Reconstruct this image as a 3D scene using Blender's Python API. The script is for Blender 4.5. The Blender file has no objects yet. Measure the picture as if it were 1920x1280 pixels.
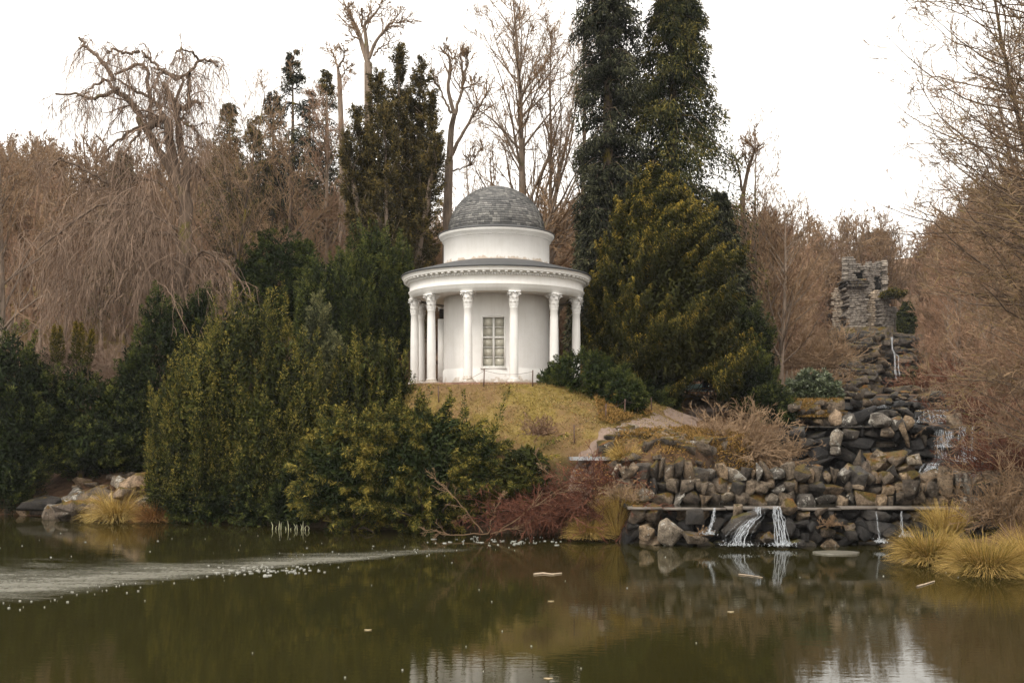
import bpy, math, random
import numpy as np
from mathutils import Vector, Matrix
random.seed(11)
rng = np.random.default_rng(11)
R = math.radians
PI = math.pi
scene = bpy.context.scene
COL = scene.collection

# ---------------------------------------------------------------- camera
HAZE = 0.00013
FPX, CZ, HY = 1950.0, 5.0, 785.0       # focal length in photo pixels, eye height over the water, horizon row
cam_d = bpy.data.cameras.new('camera')
cam = bpy.data.objects.new('camera', cam_d)
COL.objects.link(cam)
cam.location = (0, 0, CZ)
cam.rotation_euler = (R(90), 0, 0)
cam_d.sensor_width = 36
cam_d.lens = FPX / 1920 * 36
cam_d.shift_y = (HY - 640) / 1920
cam_d.clip_start = 0.2
cam_d.clip_end = 3000
scene.camera = cam

# ---------------------------------------------------------------- world, sun, exposure
SUN_EL, SUN_AZ = 48.0, 215.0            # high, behind the camera's left shoulder
w = bpy.data.worlds.new('World')
scene.world = w
w.use_nodes = True
nt = w.node_tree
nt.nodes.clear()
sky = nt.nodes.new('ShaderNodeTexSky')
sky.sky_type = 'NISHITA'
sky.sun_disc = False
sky.sun_elevation = R(SUN_EL)
sky.sun_rotation = R(SUN_AZ)
sky.air_density = 1.0
sky.dust_density = 3.0
sky.ozone_density = 1.0
over = nt.nodes.new('ShaderNodeMix')    # an even cloud layer: most of the blue is gone
over.data_type = 'RGBA'
over.inputs[0].default_value = 0.86
over.inputs[7].default_value = (10.0, 9.45, 8.65, 1)
nt.links.new(sky.outputs[0], over.inputs[6])
bgn = nt.nodes.new('ShaderNodeBackground')
bgn.inputs[1].default_value = 0.115
wo = nt.nodes.new('ShaderNodeOutputWorld')
nt.links.new(over.outputs[2], bgn.inputs[0])
nt.links.new(bgn.outputs[0], wo.inputs[0])
sun_d = bpy.data.lights.new('sun', 'SUN')
sun_d.energy = 0.9
sun_d.angle = R(25)
sun_d.color = (1.0, 0.94, 0.85)
sun = bpy.data.objects.new('sun', sun_d)
COL.objects.link(sun)
_az, _el = R(SUN_AZ), R(SUN_EL)
_sd = Vector((math.sin(_az) * math.cos(_el), math.cos(_az) * math.cos(_el), math.sin(_el)))
sun.rotation_euler = _sd.to_track_quat('Z', 'Y').to_euler()
sun.location = (-30, -40, 60)
scene.view_settings.view_transform = 'Standard'
scene.view_settings.look = 'None'
scene.view_settings.exposure = 0.98
scene.view_settings.gamma = 1.0
scene.view_settings.use_curve_mapping = False
scene.cycles.max_bounces = 5
scene.cycles.diffuse_bounces = 2
scene.cycles.glossy_bounces = 3
scene.cycles.transparent_max_bounces = 12

# ---------------------------------------------------------------- helpers
def PX(px, py, Y):
    """point seen at photo pixel (px, py) at distance Y"""
    return np.array([(px - 960) / FPX * Y, Y, CZ + (HY - py) / FPX * Y])

def tag(o, label=None, cat=None, group=None, kind=None):
    if label: o['label'] = label
    if cat: o['category'] = cat
    if group: o['group'] = group
    if kind: o['kind'] = kind
    return o

def empty(name, loc, label=None, cat=None, group=None, rz=0):
    o = bpy.data.objects.new(name, None)
    COL.objects.link(o)
    o.location = tuple(float(c) for c in loc)
    o.rotation_euler = (0, 0, rz)
    o.empty_display_size = 0.3
    return tag(o, label, cat, group)

def make_mesh(name, V, F, mat=None, smooth=False, tint=None):
    V = np.asarray(V, dtype=np.float32).reshape(-1, 3)
    me = bpy.data.meshes.new(name)
    groups = F if isinstance(F, list) and len(F) and isinstance(F[0], np.ndarray) and F[0].ndim == 2 else [np.asarray(F)]
    groups = [np.asarray(g, dtype=np.int32) for g in groups if len(g)]
    nl = sum(g.size for g in groups)
    npoly = sum(len(g) for g in groups)
    me.vertices.add(len(V))
    me.vertices.foreach_set('co', V.ravel())
    me.loops.add(nl)
    me.polygons.add(npoly)
    me.loops.foreach_set('vertex_index', np.concatenate([g.ravel() for g in groups]))
    tot = np.concatenate([np.full(len(g), g.shape[1], dtype=np.int32) for g in groups])
    start = np.concatenate([[0], np.cumsum(tot)[:-1]]).astype(np.int32)
    me.polygons.foreach_set('loop_start', start)
    me.polygons.foreach_set('loop_total', tot)
    if smooth:
        me.polygons.foreach_set('use_smooth', np.ones(npoly, dtype=bool))
    if tint is not None:
        a = me.attributes.new('tint', 'FLOAT', 'POINT')
        a.data.foreach_set('value', np.asarray(tint, dtype=np.float32).ravel())
    me.update(calc_edges=True)
    if mat is not None:
        for m in (mat if isinstance(mat, (list, tuple)) else [mat]):
            me.materials.append(m)
    return me

def obj(name, me, parent=None, loc=None, **kw):
    o = bpy.data.objects.new(name, me)
    COL.objects.link(o)
    if parent is not None: o.parent = parent
    if loc is not None: o.location = tuple(float(c) for c in loc)
    return tag(o, **kw)

def part(name, V, F, mat, root, smooth=False, tint=None, kind=None):
    """mesh given in world coordinates, hung under root (an Empty, unrotated)"""
    b = np.array(root.location[:]) if root is not None else np.zeros(3)
    q = root.parent if root is not None else None
    while q is not None:
        b = b + np.array(q.location[:]); q = q.parent
    return obj(name, make_mesh(name, np.asarray(V, dtype=float) - b, F, mat, smooth, tint), root, kind=kind)

def copy_tree(o, parent=None):
    c = o.copy()
    COL.objects.link(c)
    c.parent = parent
    for ch in list(o.children): copy_tree(ch, c)
    return c

class MB:
    """collects polygons of several sizes into one mesh"""
    def __init__(s): s.V = []; s.F = {}; s.n = 0; s.T = []
    def add(s, V, F, tint=None):
        V = np.asarray(V, dtype=float).reshape(-1, 3); F = np.asarray(F, dtype=int)
        if len(V) == 0: return s
        s.F.setdefault(F.shape[1], []).append(F + s.n)
        s.V.append(V); s.n += len(V)
        s.T.append(np.zeros(len(V)) if tint is None else np.broadcast_to(tint, (len(V),)))
        return s
    def get(s): return np.concatenate(s.V), [np.concatenate(f) for f in s.F.values()]
    def tint(s): return np.concatenate(s.T)
    def box(s, c, size, rz=0, rx=0, ry=0, taper=1.0):
        x, y, z = [v / 2 for v in size]
        v = np.array([[-x, -y, -z], [x, -y, -z], [x, y, -z], [-x, y, -z], [-x * taper, -y * taper, z], [x * taper, -y * taper, z], [x * taper, y * taper, z], [-x * taper, y * taper, z]])
        M = np.array((Matrix.Rotation(rz, 3, 'Z') @ Matrix.Rotation(ry, 3, 'Y') @ Matrix.Rotation(rx, 3, 'X')))
        return s.add(v @ M.T + np.asarray(c), [[0, 3, 2, 1], [4, 5, 6, 7], [0, 1, 5, 4], [1, 2, 6, 5], [2, 3, 7, 6], [3, 0, 4, 7]])
    def lathe(s, prof, c=(0, 0, 0), n=96, a0=0, a1=2 * PI, skip=None):
        """prof: [(r, z)], skip(i_angle, j_prof) -> True leaves the face out"""
        prof = np.array(prof); full = abs(a1 - a0 - 2 * PI) < 1e-6
        k = n if full else n + 1
        A = a0 + (a1 - a0) * np.arange(k) / n
        V = np.stack([np.outer(np.cos(A), prof[:, 0]), np.outer(np.sin(A), prof[:, 0]), np.tile(prof[:, 1], (k, 1))], -1).reshape(-1, 3) + np.asarray(c)
        m = len(prof); F = []
        for i in range(n):
            i2 = (i + 1) % k
            for j in range(m - 1):
                if skip and skip(i, j): continue
                F.append([i * m + j, i2 * m + j, i2 * m + j + 1, i * m + j + 1])
        return s.add(V, F)

def unit(v): return v / np.maximum(np.linalg.norm(v, axis=-1, keepdims=True), 1e-9)
def rnd(*shape): return rng.normal(size=shape)
def uni(a, b, *shape): return rng.uniform(a, b, size=shape if shape else None)

def tubes(P, rad, k=3, tint=0.0):
    """P (M,n,3), rad (M,n) -> vertices, quads of M tubes"""
    M, n, _ = P.shape
    T = unit(np.gradient(P, axis=1)) if n > 2 else unit(np.repeat(P[:, 1:] - P[:, :1], 2, axis=1))
    mean = unit(P[:, -1] - P[:, 0])
    ref = np.where(np.abs(mean[:, 2:3]) < 0.8, np.array([[0, 0, 1.0]]), np.array([[1.0, 0, 0]]))[:, None, :]
    U = unit(np.cross(T, np.broadcast_to(ref, T.shape)))
    W = np.cross(T, U)
    a = 2 * PI * np.arange(k) / k
    V = P[:, :, None, :] + rad[:, :, None, None] * (np.cos(a)[None, None, :, None] * U[:, :, None, :] + np.sin(a)[None, None, :, None] * W[:, :, None, :])
    base = np.arange(M)[:, None, None] * (n * k) + np.arange(n - 1)[None, :, None] * k + np.arange(k)[None, None, :]
    nxt = base - np.arange(k)[None, None, :] + (np.arange(k)[None, None, :] + 1) % k
    F = np.stack([base, nxt, nxt + k, base + k], -1).reshape(-1, 4)
    t = np.broadcast_to(np.asarray(tint, dtype=float).reshape(-1, 1, 1) if np.ndim(tint) else tint, (M, n, k)).ravel()
    return V.reshape(-1, 3), F, t

def walk(P0, D0, L, n, wig=0.15, up=0.0, curl=None):
    """M wandering polylines of n points"""
    M = len(P0); d = unit(D0); P = [P0]
    st = (L / (n - 1))[:, None]
    for i in range(n - 1):
        P.append(P[-1] + d * st)
        d = d + wig * rnd(M, 3)
        d[:, 2] += up if np.isscalar(up) else up[:, 0]
        if curl is not None: d = d + curl
        d = unit(d)
    return np.stack(P, 1)

def sprout(P, rad, per, tmin=0.25, tmax=1.0, ang=(0.5, 0.9), lr=(0.35, 0.6), n=5, wig=0.15, up=0.05, rr=0.6, tip=0.3, L=None, bias=None, curl=None, taper_len=0.6):
    """children of the branches P (M,n,3)"""
    M, m, _ = P.shape
    idx = np.repeat(np.arange(M), per); K = len(idx)
    t = uni(tmin, tmax, K) * (m - 1)
    i = np.minimum(t.astype(int), m - 2); f = (t - i)[:, None]
    A, B = P[idx, i], P[idx, i + 1]
    p0 = A + (B - A) * f
    T = unit(B - A)
    r0 = (rad[idx, i] * (1 - f[:, 0]) + rad[idx, i + 1] * f[:, 0])
    side = unit(np.cross(T, rnd(K, 3)))
    a = uni(ang[0], ang[1], K)[:, None]
    d = T * np.cos(a) + side * np.sin(a)
    if bias is not None: d = d + np.asarray(bias)
    PL = np.linalg.norm(np.diff(P, axis=1), axis=2).sum(1)[idx] if L is None else np.full(K, L)
    ln = PL * uni(lr[0], lr[1], K) * (1 - taper_len * (t / (m - 1)))
    C = walk(p0, d, ln, n, wig, up, curl)
    rc = (r0 * rr)[:, None] * np.linspace(1, tip, n)[None, :]
    return C, rc

def ribbons(P, rad, tint=0.0):
    """hair-thin twigs: narrow strips, each turned its own way"""
    M, n, _ = P.shape
    T = unit(P[:, -1] - P[:, 0]); S = unit(np.cross(T, rnd(M, 3)))[:, None, :] * rad[:, :, None] * 1.35
    V = np.stack([P - S, P + S], 2).reshape(-1, 3)
    I = (np.arange(M)[:, None] * n * 2 + np.arange(n - 1)[None] * 2).ravel()
    t = np.broadcast_to(np.asarray(tint, dtype=float).reshape(-1, 1, 1) if np.ndim(tint) else tint, (M, n, 2)).ravel()
    return V, np.stack([I, I + 1, I + 3, I + 2], -1), t
def spikes(P, rad, tint=0.0):
    """the finest twigs: one sliver each"""
    M = len(P); D = P[:, -1] - P[:, 0]
    V, F, t = leaves(P[:, 0], D, np.linalg.norm(D, axis=1), rad[:, 0] * 3.2, tint)
    return V, F, t

def leaves(P, D, L, W, tint):
    """one elongated triangle per needle spray"""
    N = len(P)
    D = unit(D); S = unit(np.cross(D, rnd(N, 3)))
    L = np.broadcast_to(L, (N,))[:, None]; W = np.broadcast_to(W, (N,))[:, None]
    V = np.stack([P - S * W / 2, P + S * W / 2, P + D * L], 1).reshape(-1, 3)
    return V, np.arange(3 * N).reshape(-1, 3), np.repeat(np.broadcast_to(tint, (N,)), 3)

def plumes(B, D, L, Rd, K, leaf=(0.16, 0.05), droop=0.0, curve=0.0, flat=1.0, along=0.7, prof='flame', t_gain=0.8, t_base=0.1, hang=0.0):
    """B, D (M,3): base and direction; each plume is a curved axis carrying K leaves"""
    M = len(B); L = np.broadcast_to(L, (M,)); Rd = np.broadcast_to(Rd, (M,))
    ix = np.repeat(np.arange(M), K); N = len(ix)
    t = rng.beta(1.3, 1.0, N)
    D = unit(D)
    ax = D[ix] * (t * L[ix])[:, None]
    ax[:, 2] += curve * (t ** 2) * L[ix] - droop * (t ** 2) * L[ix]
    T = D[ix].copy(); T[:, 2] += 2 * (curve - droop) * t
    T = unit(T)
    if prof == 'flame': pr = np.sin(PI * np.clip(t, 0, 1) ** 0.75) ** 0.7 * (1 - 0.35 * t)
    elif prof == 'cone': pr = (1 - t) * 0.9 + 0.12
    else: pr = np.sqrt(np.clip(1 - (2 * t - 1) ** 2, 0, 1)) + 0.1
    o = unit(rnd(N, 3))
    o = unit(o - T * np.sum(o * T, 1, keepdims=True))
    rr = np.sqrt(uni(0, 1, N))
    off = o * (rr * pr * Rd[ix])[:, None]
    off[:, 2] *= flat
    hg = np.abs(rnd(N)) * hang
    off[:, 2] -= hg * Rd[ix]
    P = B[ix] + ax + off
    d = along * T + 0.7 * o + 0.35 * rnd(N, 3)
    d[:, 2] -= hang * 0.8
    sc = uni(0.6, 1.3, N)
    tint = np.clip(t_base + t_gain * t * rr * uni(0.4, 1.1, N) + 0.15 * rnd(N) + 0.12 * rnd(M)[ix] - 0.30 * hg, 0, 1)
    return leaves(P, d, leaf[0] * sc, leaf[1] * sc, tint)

# ---------------------------------------------------------------- materials
MATS = {}
def new_mat(name):
    m = bpy.data.materials.new(name); m.use_nodes = True
    t = m.node_tree; t.nodes.clear()
    out = t.nodes.new('ShaderNodeOutputMaterial'); b = t.nodes.new('ShaderNodeBsdfPrincipled')
    t.links.new(b.outputs[0], out.inputs[0])
    MATS[name] = m
    return m, t, b
def N(t, kind, **inp):
    n = t.nodes.new('ShaderNode' + kind)
    for k, v in inp.items():
        if k in ('data_type', 'operation', 'blend_type', 'attribute_name', 'feature', 'noise_type'): setattr(n, k, v)
        else: n.inputs[k].default_value = v
    return n
def ramp(t, src, stops):
    r = t.nodes.new('ShaderNodeValToRGB'); e = r.color_ramp.elements
    while len(e) < len(stops): e.new(0.5)
    for i, (p, c) in enumerate(stops):
        e[i].position = p; e[i].color = (*c, 1) if len(c) == 3 else c
    t.links.new(src, r.inputs[0])
    return r.outputs[0]
def mixc(t, fac, a, b, blend='MIX'):
    m = t.nodes.new('ShaderNodeMix'); m.data_type = 'RGBA'; m.blend_type = blend
    for s, i in ((fac, 0), (a, 6), (b, 7)):
        if hasattr(s, 'is_linked') or hasattr(s, 'links'): t.links.new(s, m.inputs[i])
        else: m.inputs[i].default_value = s if i == 0 else ((*s, 1) if len(s) == 3 else s)
    return m.outputs[2]
def math_(t, op, a, b=None, c=None):
    m = t.nodes.new('ShaderNodeMath'); m.operation = op
    for i, s in enumerate((a, b, c)):
        if s is None: continue
        if hasattr(s, 'links'): t.links.new(s, m.inputs[i])
        else: m.inputs[i].default_value = s
    return m.outputs[0]
def noise(t, vec, scale, detail=4, rough=0.6):
    n = t.nodes.new('ShaderNodeTexNoise'); n.inputs['Scale'].default_value = scale
    n.inputs['Detail'].default_value = detail; n.inputs['Roughness'].default_value = rough
    if vec is not None: t.links.new(vec, n.inputs['Vector'])
    return n.outputs[0]
def pos(t): return t.nodes.new('ShaderNodeNewGeometry').outputs['Position']
def bump(t, b, src, strength=0.5, dist=0.05):
    n = t.nodes.new('ShaderNodeBump'); n.inputs['Strength'].default_value = strength; n.inputs['Distance'].default_value = dist
    t.links.new(src, n.inputs['Height']); t.links.new(n.outputs[0], b.inputs['Normal'])
def plain(name, c, rough=0.7, var=0.25, scale=3.0, bmp=0.0, metal=0.0, spec=0.3):
    m, t, b = new_mat(name); p = pos(t)
    n = noise(t, p, scale, 5)
    c = np.array(c)
    t.links.new(ramp(t, n, [(0.3, tuple(c * (1 - var))), (0.7, tuple(np.minimum(c * (1 + var), 1)))]), b.inputs['Base Color'])
    b.inputs['Roughness'].default_value = rough; b.inputs['Metallic'].default_value = metal
    b.inputs['Specular IOR Level'].default_value = spec
    if bmp: bump(t, b, noise(t, p, scale * 6, 4), bmp, 0.03)
    return m
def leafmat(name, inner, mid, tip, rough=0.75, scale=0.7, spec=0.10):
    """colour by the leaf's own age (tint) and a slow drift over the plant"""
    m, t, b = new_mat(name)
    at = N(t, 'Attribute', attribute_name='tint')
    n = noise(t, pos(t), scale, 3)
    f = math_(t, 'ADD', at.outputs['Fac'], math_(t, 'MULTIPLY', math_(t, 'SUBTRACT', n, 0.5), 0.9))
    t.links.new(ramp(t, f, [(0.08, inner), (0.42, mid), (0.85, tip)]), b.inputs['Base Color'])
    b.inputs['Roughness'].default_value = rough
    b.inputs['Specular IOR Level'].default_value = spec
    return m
def twigmat(name, a, bcol, scale=0.35, c3=None):
    m, t, b = new_mat(name)
    p = pos(t)
    at = N(t, 'Attribute', attribute_name='tint')
    f = math_(t, 'ADD', math_(t, 'MULTIPLY', at.outputs['Fac'], 0.5), math_(t, 'MULTIPLY', noise(t, p, scale, 4), 0.8))
    t.links.new(ramp(t, f, [(0.3, a), (0.75, bcol)] + ([(0.95, c3)] if c3 else [])), b.inputs['Base Color'])
    b.inputs['Roughness'].default_value = 0.85; b.inputs['Specular IOR Level'].default_value = 0.15
    return m
def barkmat(name, a, c, moss=None, scale=2.0, mossness=0.62):
    m, t, b = new_mat(name)
    mp = N(t, 'Mapping'); mp.inputs['Scale'].default_value = (3, 3, 0.5)
    p = pos(t); t.links.new(p, mp.inputs[0])
    n = noise(t, mp.outputs[0], scale, 6)
    colr = ramp(t, n, [(0.32, a), (0.68, c)])
    if moss is not None:
        k = ramp(t, noise(t, p, 0.9, 4), [(mossness - 0.06, (0, 0, 0)), (mossness + 0.06, (1, 1, 1))])
        colr = mixc(t, k, colr, moss)
    t.links.new(colr, b.inputs['Base Color'])
    b.inputs['Roughness'].default_value = 0.9; b.inputs['Specular IOR Level'].default_value = 0.2
    bump(t, b, n, 0.8, 0.04)
    return m
def rockmat(name, dark, light, lichen=0.0, moss=0.0, mosscol=(0.13, 0.092, 0.02), rough=0.85, spec=0.3, warm=0.0):
    """stone: own grain per copy, pale lichen blotches, moss where it can hold on"""
    m, t, b = new_mat(name)
    oi = t.nodes.new('ShaderNodeObjectInfo')
    p = pos(t)
    n = noise(t, p, 1.7, 8, 0.68)
    base = ramp(t, n, [(0.36, dark), (0.62, light)])
    rv = ramp(t, oi.outputs['Random'], [(0.0, (0.45, 0.44, 0.44)), (0.5, (0.95, 0.93, 0.90)), (1.0, (1.4, 1.25, 1.05))])
    base = mixc(t, 1.0, base, rv, 'MULTIPLY')
    n4 = noise(t, p, 14.0, 4)
    base = mixc(t, 0.5, base, ramp(t, n4, [(0.3, (0.45, 0.45, 0.45)), (0.6, (1.2, 1.2, 1.2))]), 'MULTIPLY')
    if lichen > 0:
        k = ramp(t, noise(t, p, 3.2, 7, 0.7), [(0.70 - 0.3 * lichen, (0, 0, 0)), (0.74 - 0.3 * lichen, (1, 1, 1))])
        base = mixc(t, k, base, (0.52, 0.5, 0.44))
    if moss > 0:
        g = t.nodes.new('ShaderNodeNewGeometry'); sx = t.nodes.new('ShaderNodeSeparateXYZ')
        t.links.new(g.outputs['Normal'], sx.inputs[0])
        f = math_(t, 'ADD', math_(t, 'MULTIPLY', sx.outputs[2], 0.35), noise(t, p, 1.3, 5))
        k = ramp(t, f, [(0.95 - 0.4 * moss, (0, 0, 0)), (1.02 - 0.4 * moss, (1, 1, 1))])
        mc = ramp(t, noise(t, p, 2.3, 4), [(0.35, tuple(0.5 * np.array(mosscol))), (0.5, mosscol), (0.68, (mosscol[0] * 1.7, mosscol[1] * 0.95, mosscol[2]))])
        base = mixc(t, k, base, mc)
    pit = ramp(t, noise(t, p, 9.0, 6, 0.75), [(0.36, (0.25, 0.24, 0.23)), (0.50, (1, 1, 1))])
    base = mixc(t, 0.8, base, pit, 'MULTIPLY')
    t.links.new(base, b.inputs['Base Color'])
    b.inputs['Roughness'].default_value = rough; b.inputs['Specular IOR Level'].default_value = spec
    bump(t, b, noise(t, p, 4.0, 12, 0.78), 1.0, 0.22)
    return m

ROCK = rockmat('dry_rock', (0.06, 0.048, 0.036), (0.34, 0.275, 0.205), lichen=0.25, moss=0.35)
ROCKP = rockmat('lichen_rock', (0.10, 0.09, 0.078), (0.34, 0.31, 0.27), lichen=0.48, moss=0.25)
ROCKM = rockmat('mossy_rock', (0.06, 0.05, 0.04), (0.26, 0.21, 0.16), lichen=0.2, moss=0.75)
ROCKT = rockmat('tan_rock', (0.12, 0.095, 0.072), (0.40, 0.32, 0.245), lichen=0.2, moss=0.5, mosscol=(0.15, 0.11, 0.025))
WETR = rockmat('wet_rock', (0.008, 0.008, 0.009), (0.055, 0.052, 0.05), lichen=0.08, moss=0.15, mosscol=(0.05, 0.05, 0.01), rough=0.42, spec=0.5)
DARKR = rockmat('damp_rock', (0.018, 0.016, 0.014), (0.12, 0.105, 0.09), lichen=0.15, moss=0.35, mosscol=(0.10, 0.085, 0.012), rough=0.6, spec=0.4)
RUINM = rockmat('ruin_stone', (0.19, 0.165, 0.145), (0.52, 0.465, 0.40), lichen=0.2, moss=0.2, mosscol=(0.12, 0.10, 0.03))
CLIFFM = rockmat('cliff_stone', (0.035, 0.03, 0.026), (0.17, 0.145, 0.12), lichen=0.2, moss=0.5, mosscol=(0.13, 0.10, 0.02))
BARK = barkmat('bark', (0.055, 0.039, 0.029), (0.175, 0.125, 0.09), (0.13, 0.11, 0.03), mossness=0.66)
BARKG = barkmat('grey_bark', (0.11, 0.085, 0.065), (0.27, 0.205, 0.155), (0.12, 0.11, 0.03), mossness=0.7)
BARKD = barkmat('dark_bark', (0.035, 0.026, 0.02), (0.12, 0.09, 0.065), (0.14, 0.11, 0.02), mossness=0.6)
TWIG = twigmat('brown_twig', (0.085, 0.055, 0.033), (0.25, 0.165, 0.098))
TWIGR = twigmat('russet_twig', (0.105, 0.062, 0.038), (0.27, 0.168, 0.108))
TWIGW = twigmat('weeping_twig', (0.080, 0.055, 0.040), (0.245, 0.172, 0.125), 0.5)
TWIGN = twigmat('near_twig', (0.065, 0.045, 0.032), (0.22, 0.155, 0.105), 0.8, (0.24, 0.17, 0.06))
TWIGRED = twigmat('red_twig', (0.045, 0.022, 0.016), (0.14, 0.056, 0.034), 0.9)
TWIGY = twigmat('ochre_twig', (0.10, 0.065, 0.042), (0.30, 0.205, 0.125), 0.8)
YEW = leafmat('yew_leaf', (0.016, 0.020, 0.006), (0.068, 0.075, 0.017), (0.22, 0.175, 0.036))
YEWD = leafmat('dark_yew_leaf', (0.010, 0.015, 0.006), (0.036, 0.050, 0.015), (0.12, 0.125, 0.028))
YEWG = leafmat('gold_yew_leaf', (0.022, 0.024, 0.006), (0.080, 0.072, 0.014), (0.245, 0.170, 0.028))
JUNI = leafmat('spreading_yew_leaf', (0.018, 0.027, 0.009), (0.085, 0.088, 0.019), (0.27, 0.21, 0.045))
OLIVE = leafmat('olive_leaf', (0.03, 0.027, 0.012), (0.085, 0.070, 0.026), (0.18, 0.13, 0.04))
SPRUCE = leafmat('spruce_leaf', (0.012, 0.014, 0.008), (0.038, 0.043, 0.024), (0.115, 0.112, 0.058))
SPRUCEG = leafmat('green_spruce_leaf', (0.016, 0.022, 0.009), (0.052, 0.054, 0.018), (0.15, 0.125, 0.032))
GREYG = leafmat('grey_green_leaf', (0.03, 0.035, 0.018), (0.085, 0.09, 0.04), (0.20, 0.19, 0.085))
BOXL = leafmat('bush_leaf', (0.014, 0.022, 0.008), (0.045, 0.062, 0.015), (0.11, 0.11, 0.025))
RHODO = leafmat('rhododendron_leaf', (0.025, 0.035, 0.015), (0.085, 0.11, 0.05), (0.24, 0.27, 0.17), rough=0.4, spec=0.5)
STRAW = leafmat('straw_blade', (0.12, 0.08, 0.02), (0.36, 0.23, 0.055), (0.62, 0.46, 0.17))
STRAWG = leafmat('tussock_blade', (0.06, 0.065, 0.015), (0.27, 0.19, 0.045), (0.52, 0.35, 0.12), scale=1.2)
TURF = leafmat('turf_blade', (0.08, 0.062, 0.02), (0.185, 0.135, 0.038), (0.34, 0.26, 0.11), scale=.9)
LITTER = leafmat('dead_leaf', (0.09, 0.04, 0.015), (0.24, 0.11, 0.035), (0.42, 0.24, 0.09), rough=0.8)
MOSSL = leafmat('moss_tuft', (0.055, 0.04, 0.012), (0.17, 0.105, 0.025), (0.34, 0.20, 0.07), scale=1.6)
IRON = plain('rusty_iron', (0.10, 0.06, 0.045), 0.7, 0.3)

# ---------------------------------------------------------------- ground heights
def sstep(a, b, x):
    t = np.clip((x - a) / (b - a), 0, 1)
    return t * t * (3 - 2 * t)
TC = np.array([-0.83, 56.0])                       # middle of the temple
SHX = [-90, -60, -40, -26.6, -16.5, -8.5, 0, 3.9, 5.0, 8, 14.5, 15.2, 17, 19, 22, 30, 45, 80]
SHY = [66, 62, 57, 54, 50, 47.8, 45.4, 44.5, 43.4, 43.4, 43.4, 38, 35.2, 32, 27, 18, 6, -20]
def shore(x): return np.interp(x, SHX, SHY)
def xc(y): return np.interp(y, [40, 43.6, 44.6, 52, 58, 66, 90, 155, 200], [13.7, 13.7, 14.2, 19.0, 22.6, 25.6, 33.5, 54.8, 70])
def hw(y): return np.interp(y, [40, 43.8, 45, 52, 58, 66, 90, 150, 159, 160], [9.0, 9.0, 5.6, 5.2, 4.8, 4.6, 4.6, 7.5, 7.5, 0.1])
ZCH = ([41.9, 42.3, 43.5, 43.9, 52.1, 52.5, 58.0, 58.4, 65.6, 66.0, 72, 80, 100, 156.2, 158.2, 160],
       [-1.2, 1.36, 1.36, 1.9, 2.1, 4.62, 4.62, 5.5, 5.55, 6.2, 6.6, 6.9, 7.3, 8.6, 16.5, 18])
def hgt(x, y):
    x = np.asarray(x, float); y = np.asarray(y, float)
    d = y - shore(x)
    prof = np.interp(y, [43, 46, 48, 52, 57, 66, 72, 85, 100, 150, 165, 200, 300, 400, 520, 800], [3.2, 3.45, 3.75, 4.3, 4.9, 5.8, 6.35, 7.0, 8, 14, 18.5, 27, 39, 55, 74, 90])
    gent = sstep(-9, -14, x)
    bank = np.interp(d, [-4, -0.2, 0.3, 1.2, 4, 60, 900], [-1.6, -0.5, 0.5, 3.2, 6.0, 90, 900]) * (1 - gent) + np.interp(d, [-4, 0, 1.5, 4, 10, 60, 900], [-1.4, -0.3, 0.6, 1.7, 4.2, 90, 900]) * gent
    rightb = sstep(14.2, 15.0, x)
    bank = bank * (1 - rightb) + np.interp(d, [-4, 0, 1, 7, 11, 60, 900], [-1.2, -0.2, 0.25, 0.5, 3.2, 40, 900]) * rightb
    h = prof
    r = np.hypot(x - TC[0], y - TC[1])
    mound = 6.68 - 0.60 * np.maximum(r - 5.9, 0) + 0.03 * np.maximum(r - 5.9, 0) ** 2 * (r < 14)
    mound = np.maximum(mound, 6.6 - .34 * np.maximum(r - 6, 0) - .5 * sstep(-1, -5, y - TC[1]) * np.maximum(r - 6, 0))
    h = np.maximum(h, np.where(r < 15, mound, -9))
    h = h + sstep(-12, -60, x) * np.interp(y, [60, 90, 120, 200, 320, 500], [0, 3.5, 10, 13, 8, 0])
    off = x - xc(y)
    h = h + sstep(8, 45, off) * np.interp(y, [30, 50, 100, 200, 400], [0, 2.5, 12, 15, 10])
    h = np.minimum(h, bank)
    wch = sstep(np.where(y < 44, .45, 1.2), 0.0, np.abs(off) - hw(y)) * (y > 40) * (y < 161)
    h = h * (1 - wch) + np.interp(y, *ZCH) * wch
    h = h + 0.10 * np.sin(x * 1.3 + 0.7 * y) * np.cos(y * 0.9 - 0.4 * x) * sstep(6.4, 8, r) * (1 - wch)
    return h
def G(x, y): return float(hgt(x, y))

xs = np.unique(np.concatenate([np.arange(-22, 32, 0.5), np.linspace(-60, -22, 40), np.linspace(32, 80, 50), np.linspace(-520, -60, 50), np.linspace(80, 560, 50)]))
ys = np.unique(np.concatenate([np.arange(24, 40, 0.7), np.arange(40, 53, .25), np.arange(53, 70, 0.8), np.linspace(70, 170, 90), np.linspace(170, 820, 70), np.linspace(-60, 24, 20)]))
XX, YY = np.meshgrid(xs, ys)
ZZ = hgt(XX, YY)
V = np.stack([XX, YY, ZZ], -1).reshape(-1, 3)
nx, ny = len(xs), len(ys)
I = (np.arange(ny - 1)[:, None] * nx + np.arange(nx - 1)[None, :]).ravel()
F = np.stack([I, I + 1, I + 1 + nx, I + nx], -1)
rr_ = np.hypot(XX - TC[0], YY - TC[1])
lawn = (sstep(13.5, 11.5, rr_) * sstep(8.2, 7.2, XX - 0.15 * (YY - 48)) + sstep(-28, -36, XX) * sstep(96, 104, YY) * sstep(128, 118, YY)).ravel()
m, t, b = new_mat('ground')
p = pos(t)
at = N(t, 'Attribute', attribute_name='tint')
n1 = noise(t, p, 0.35, 5); n2 = noise(t, p, 2.2, 8, 0.7); n3 = noise(t, p, 9, 6, 0.7)
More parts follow.
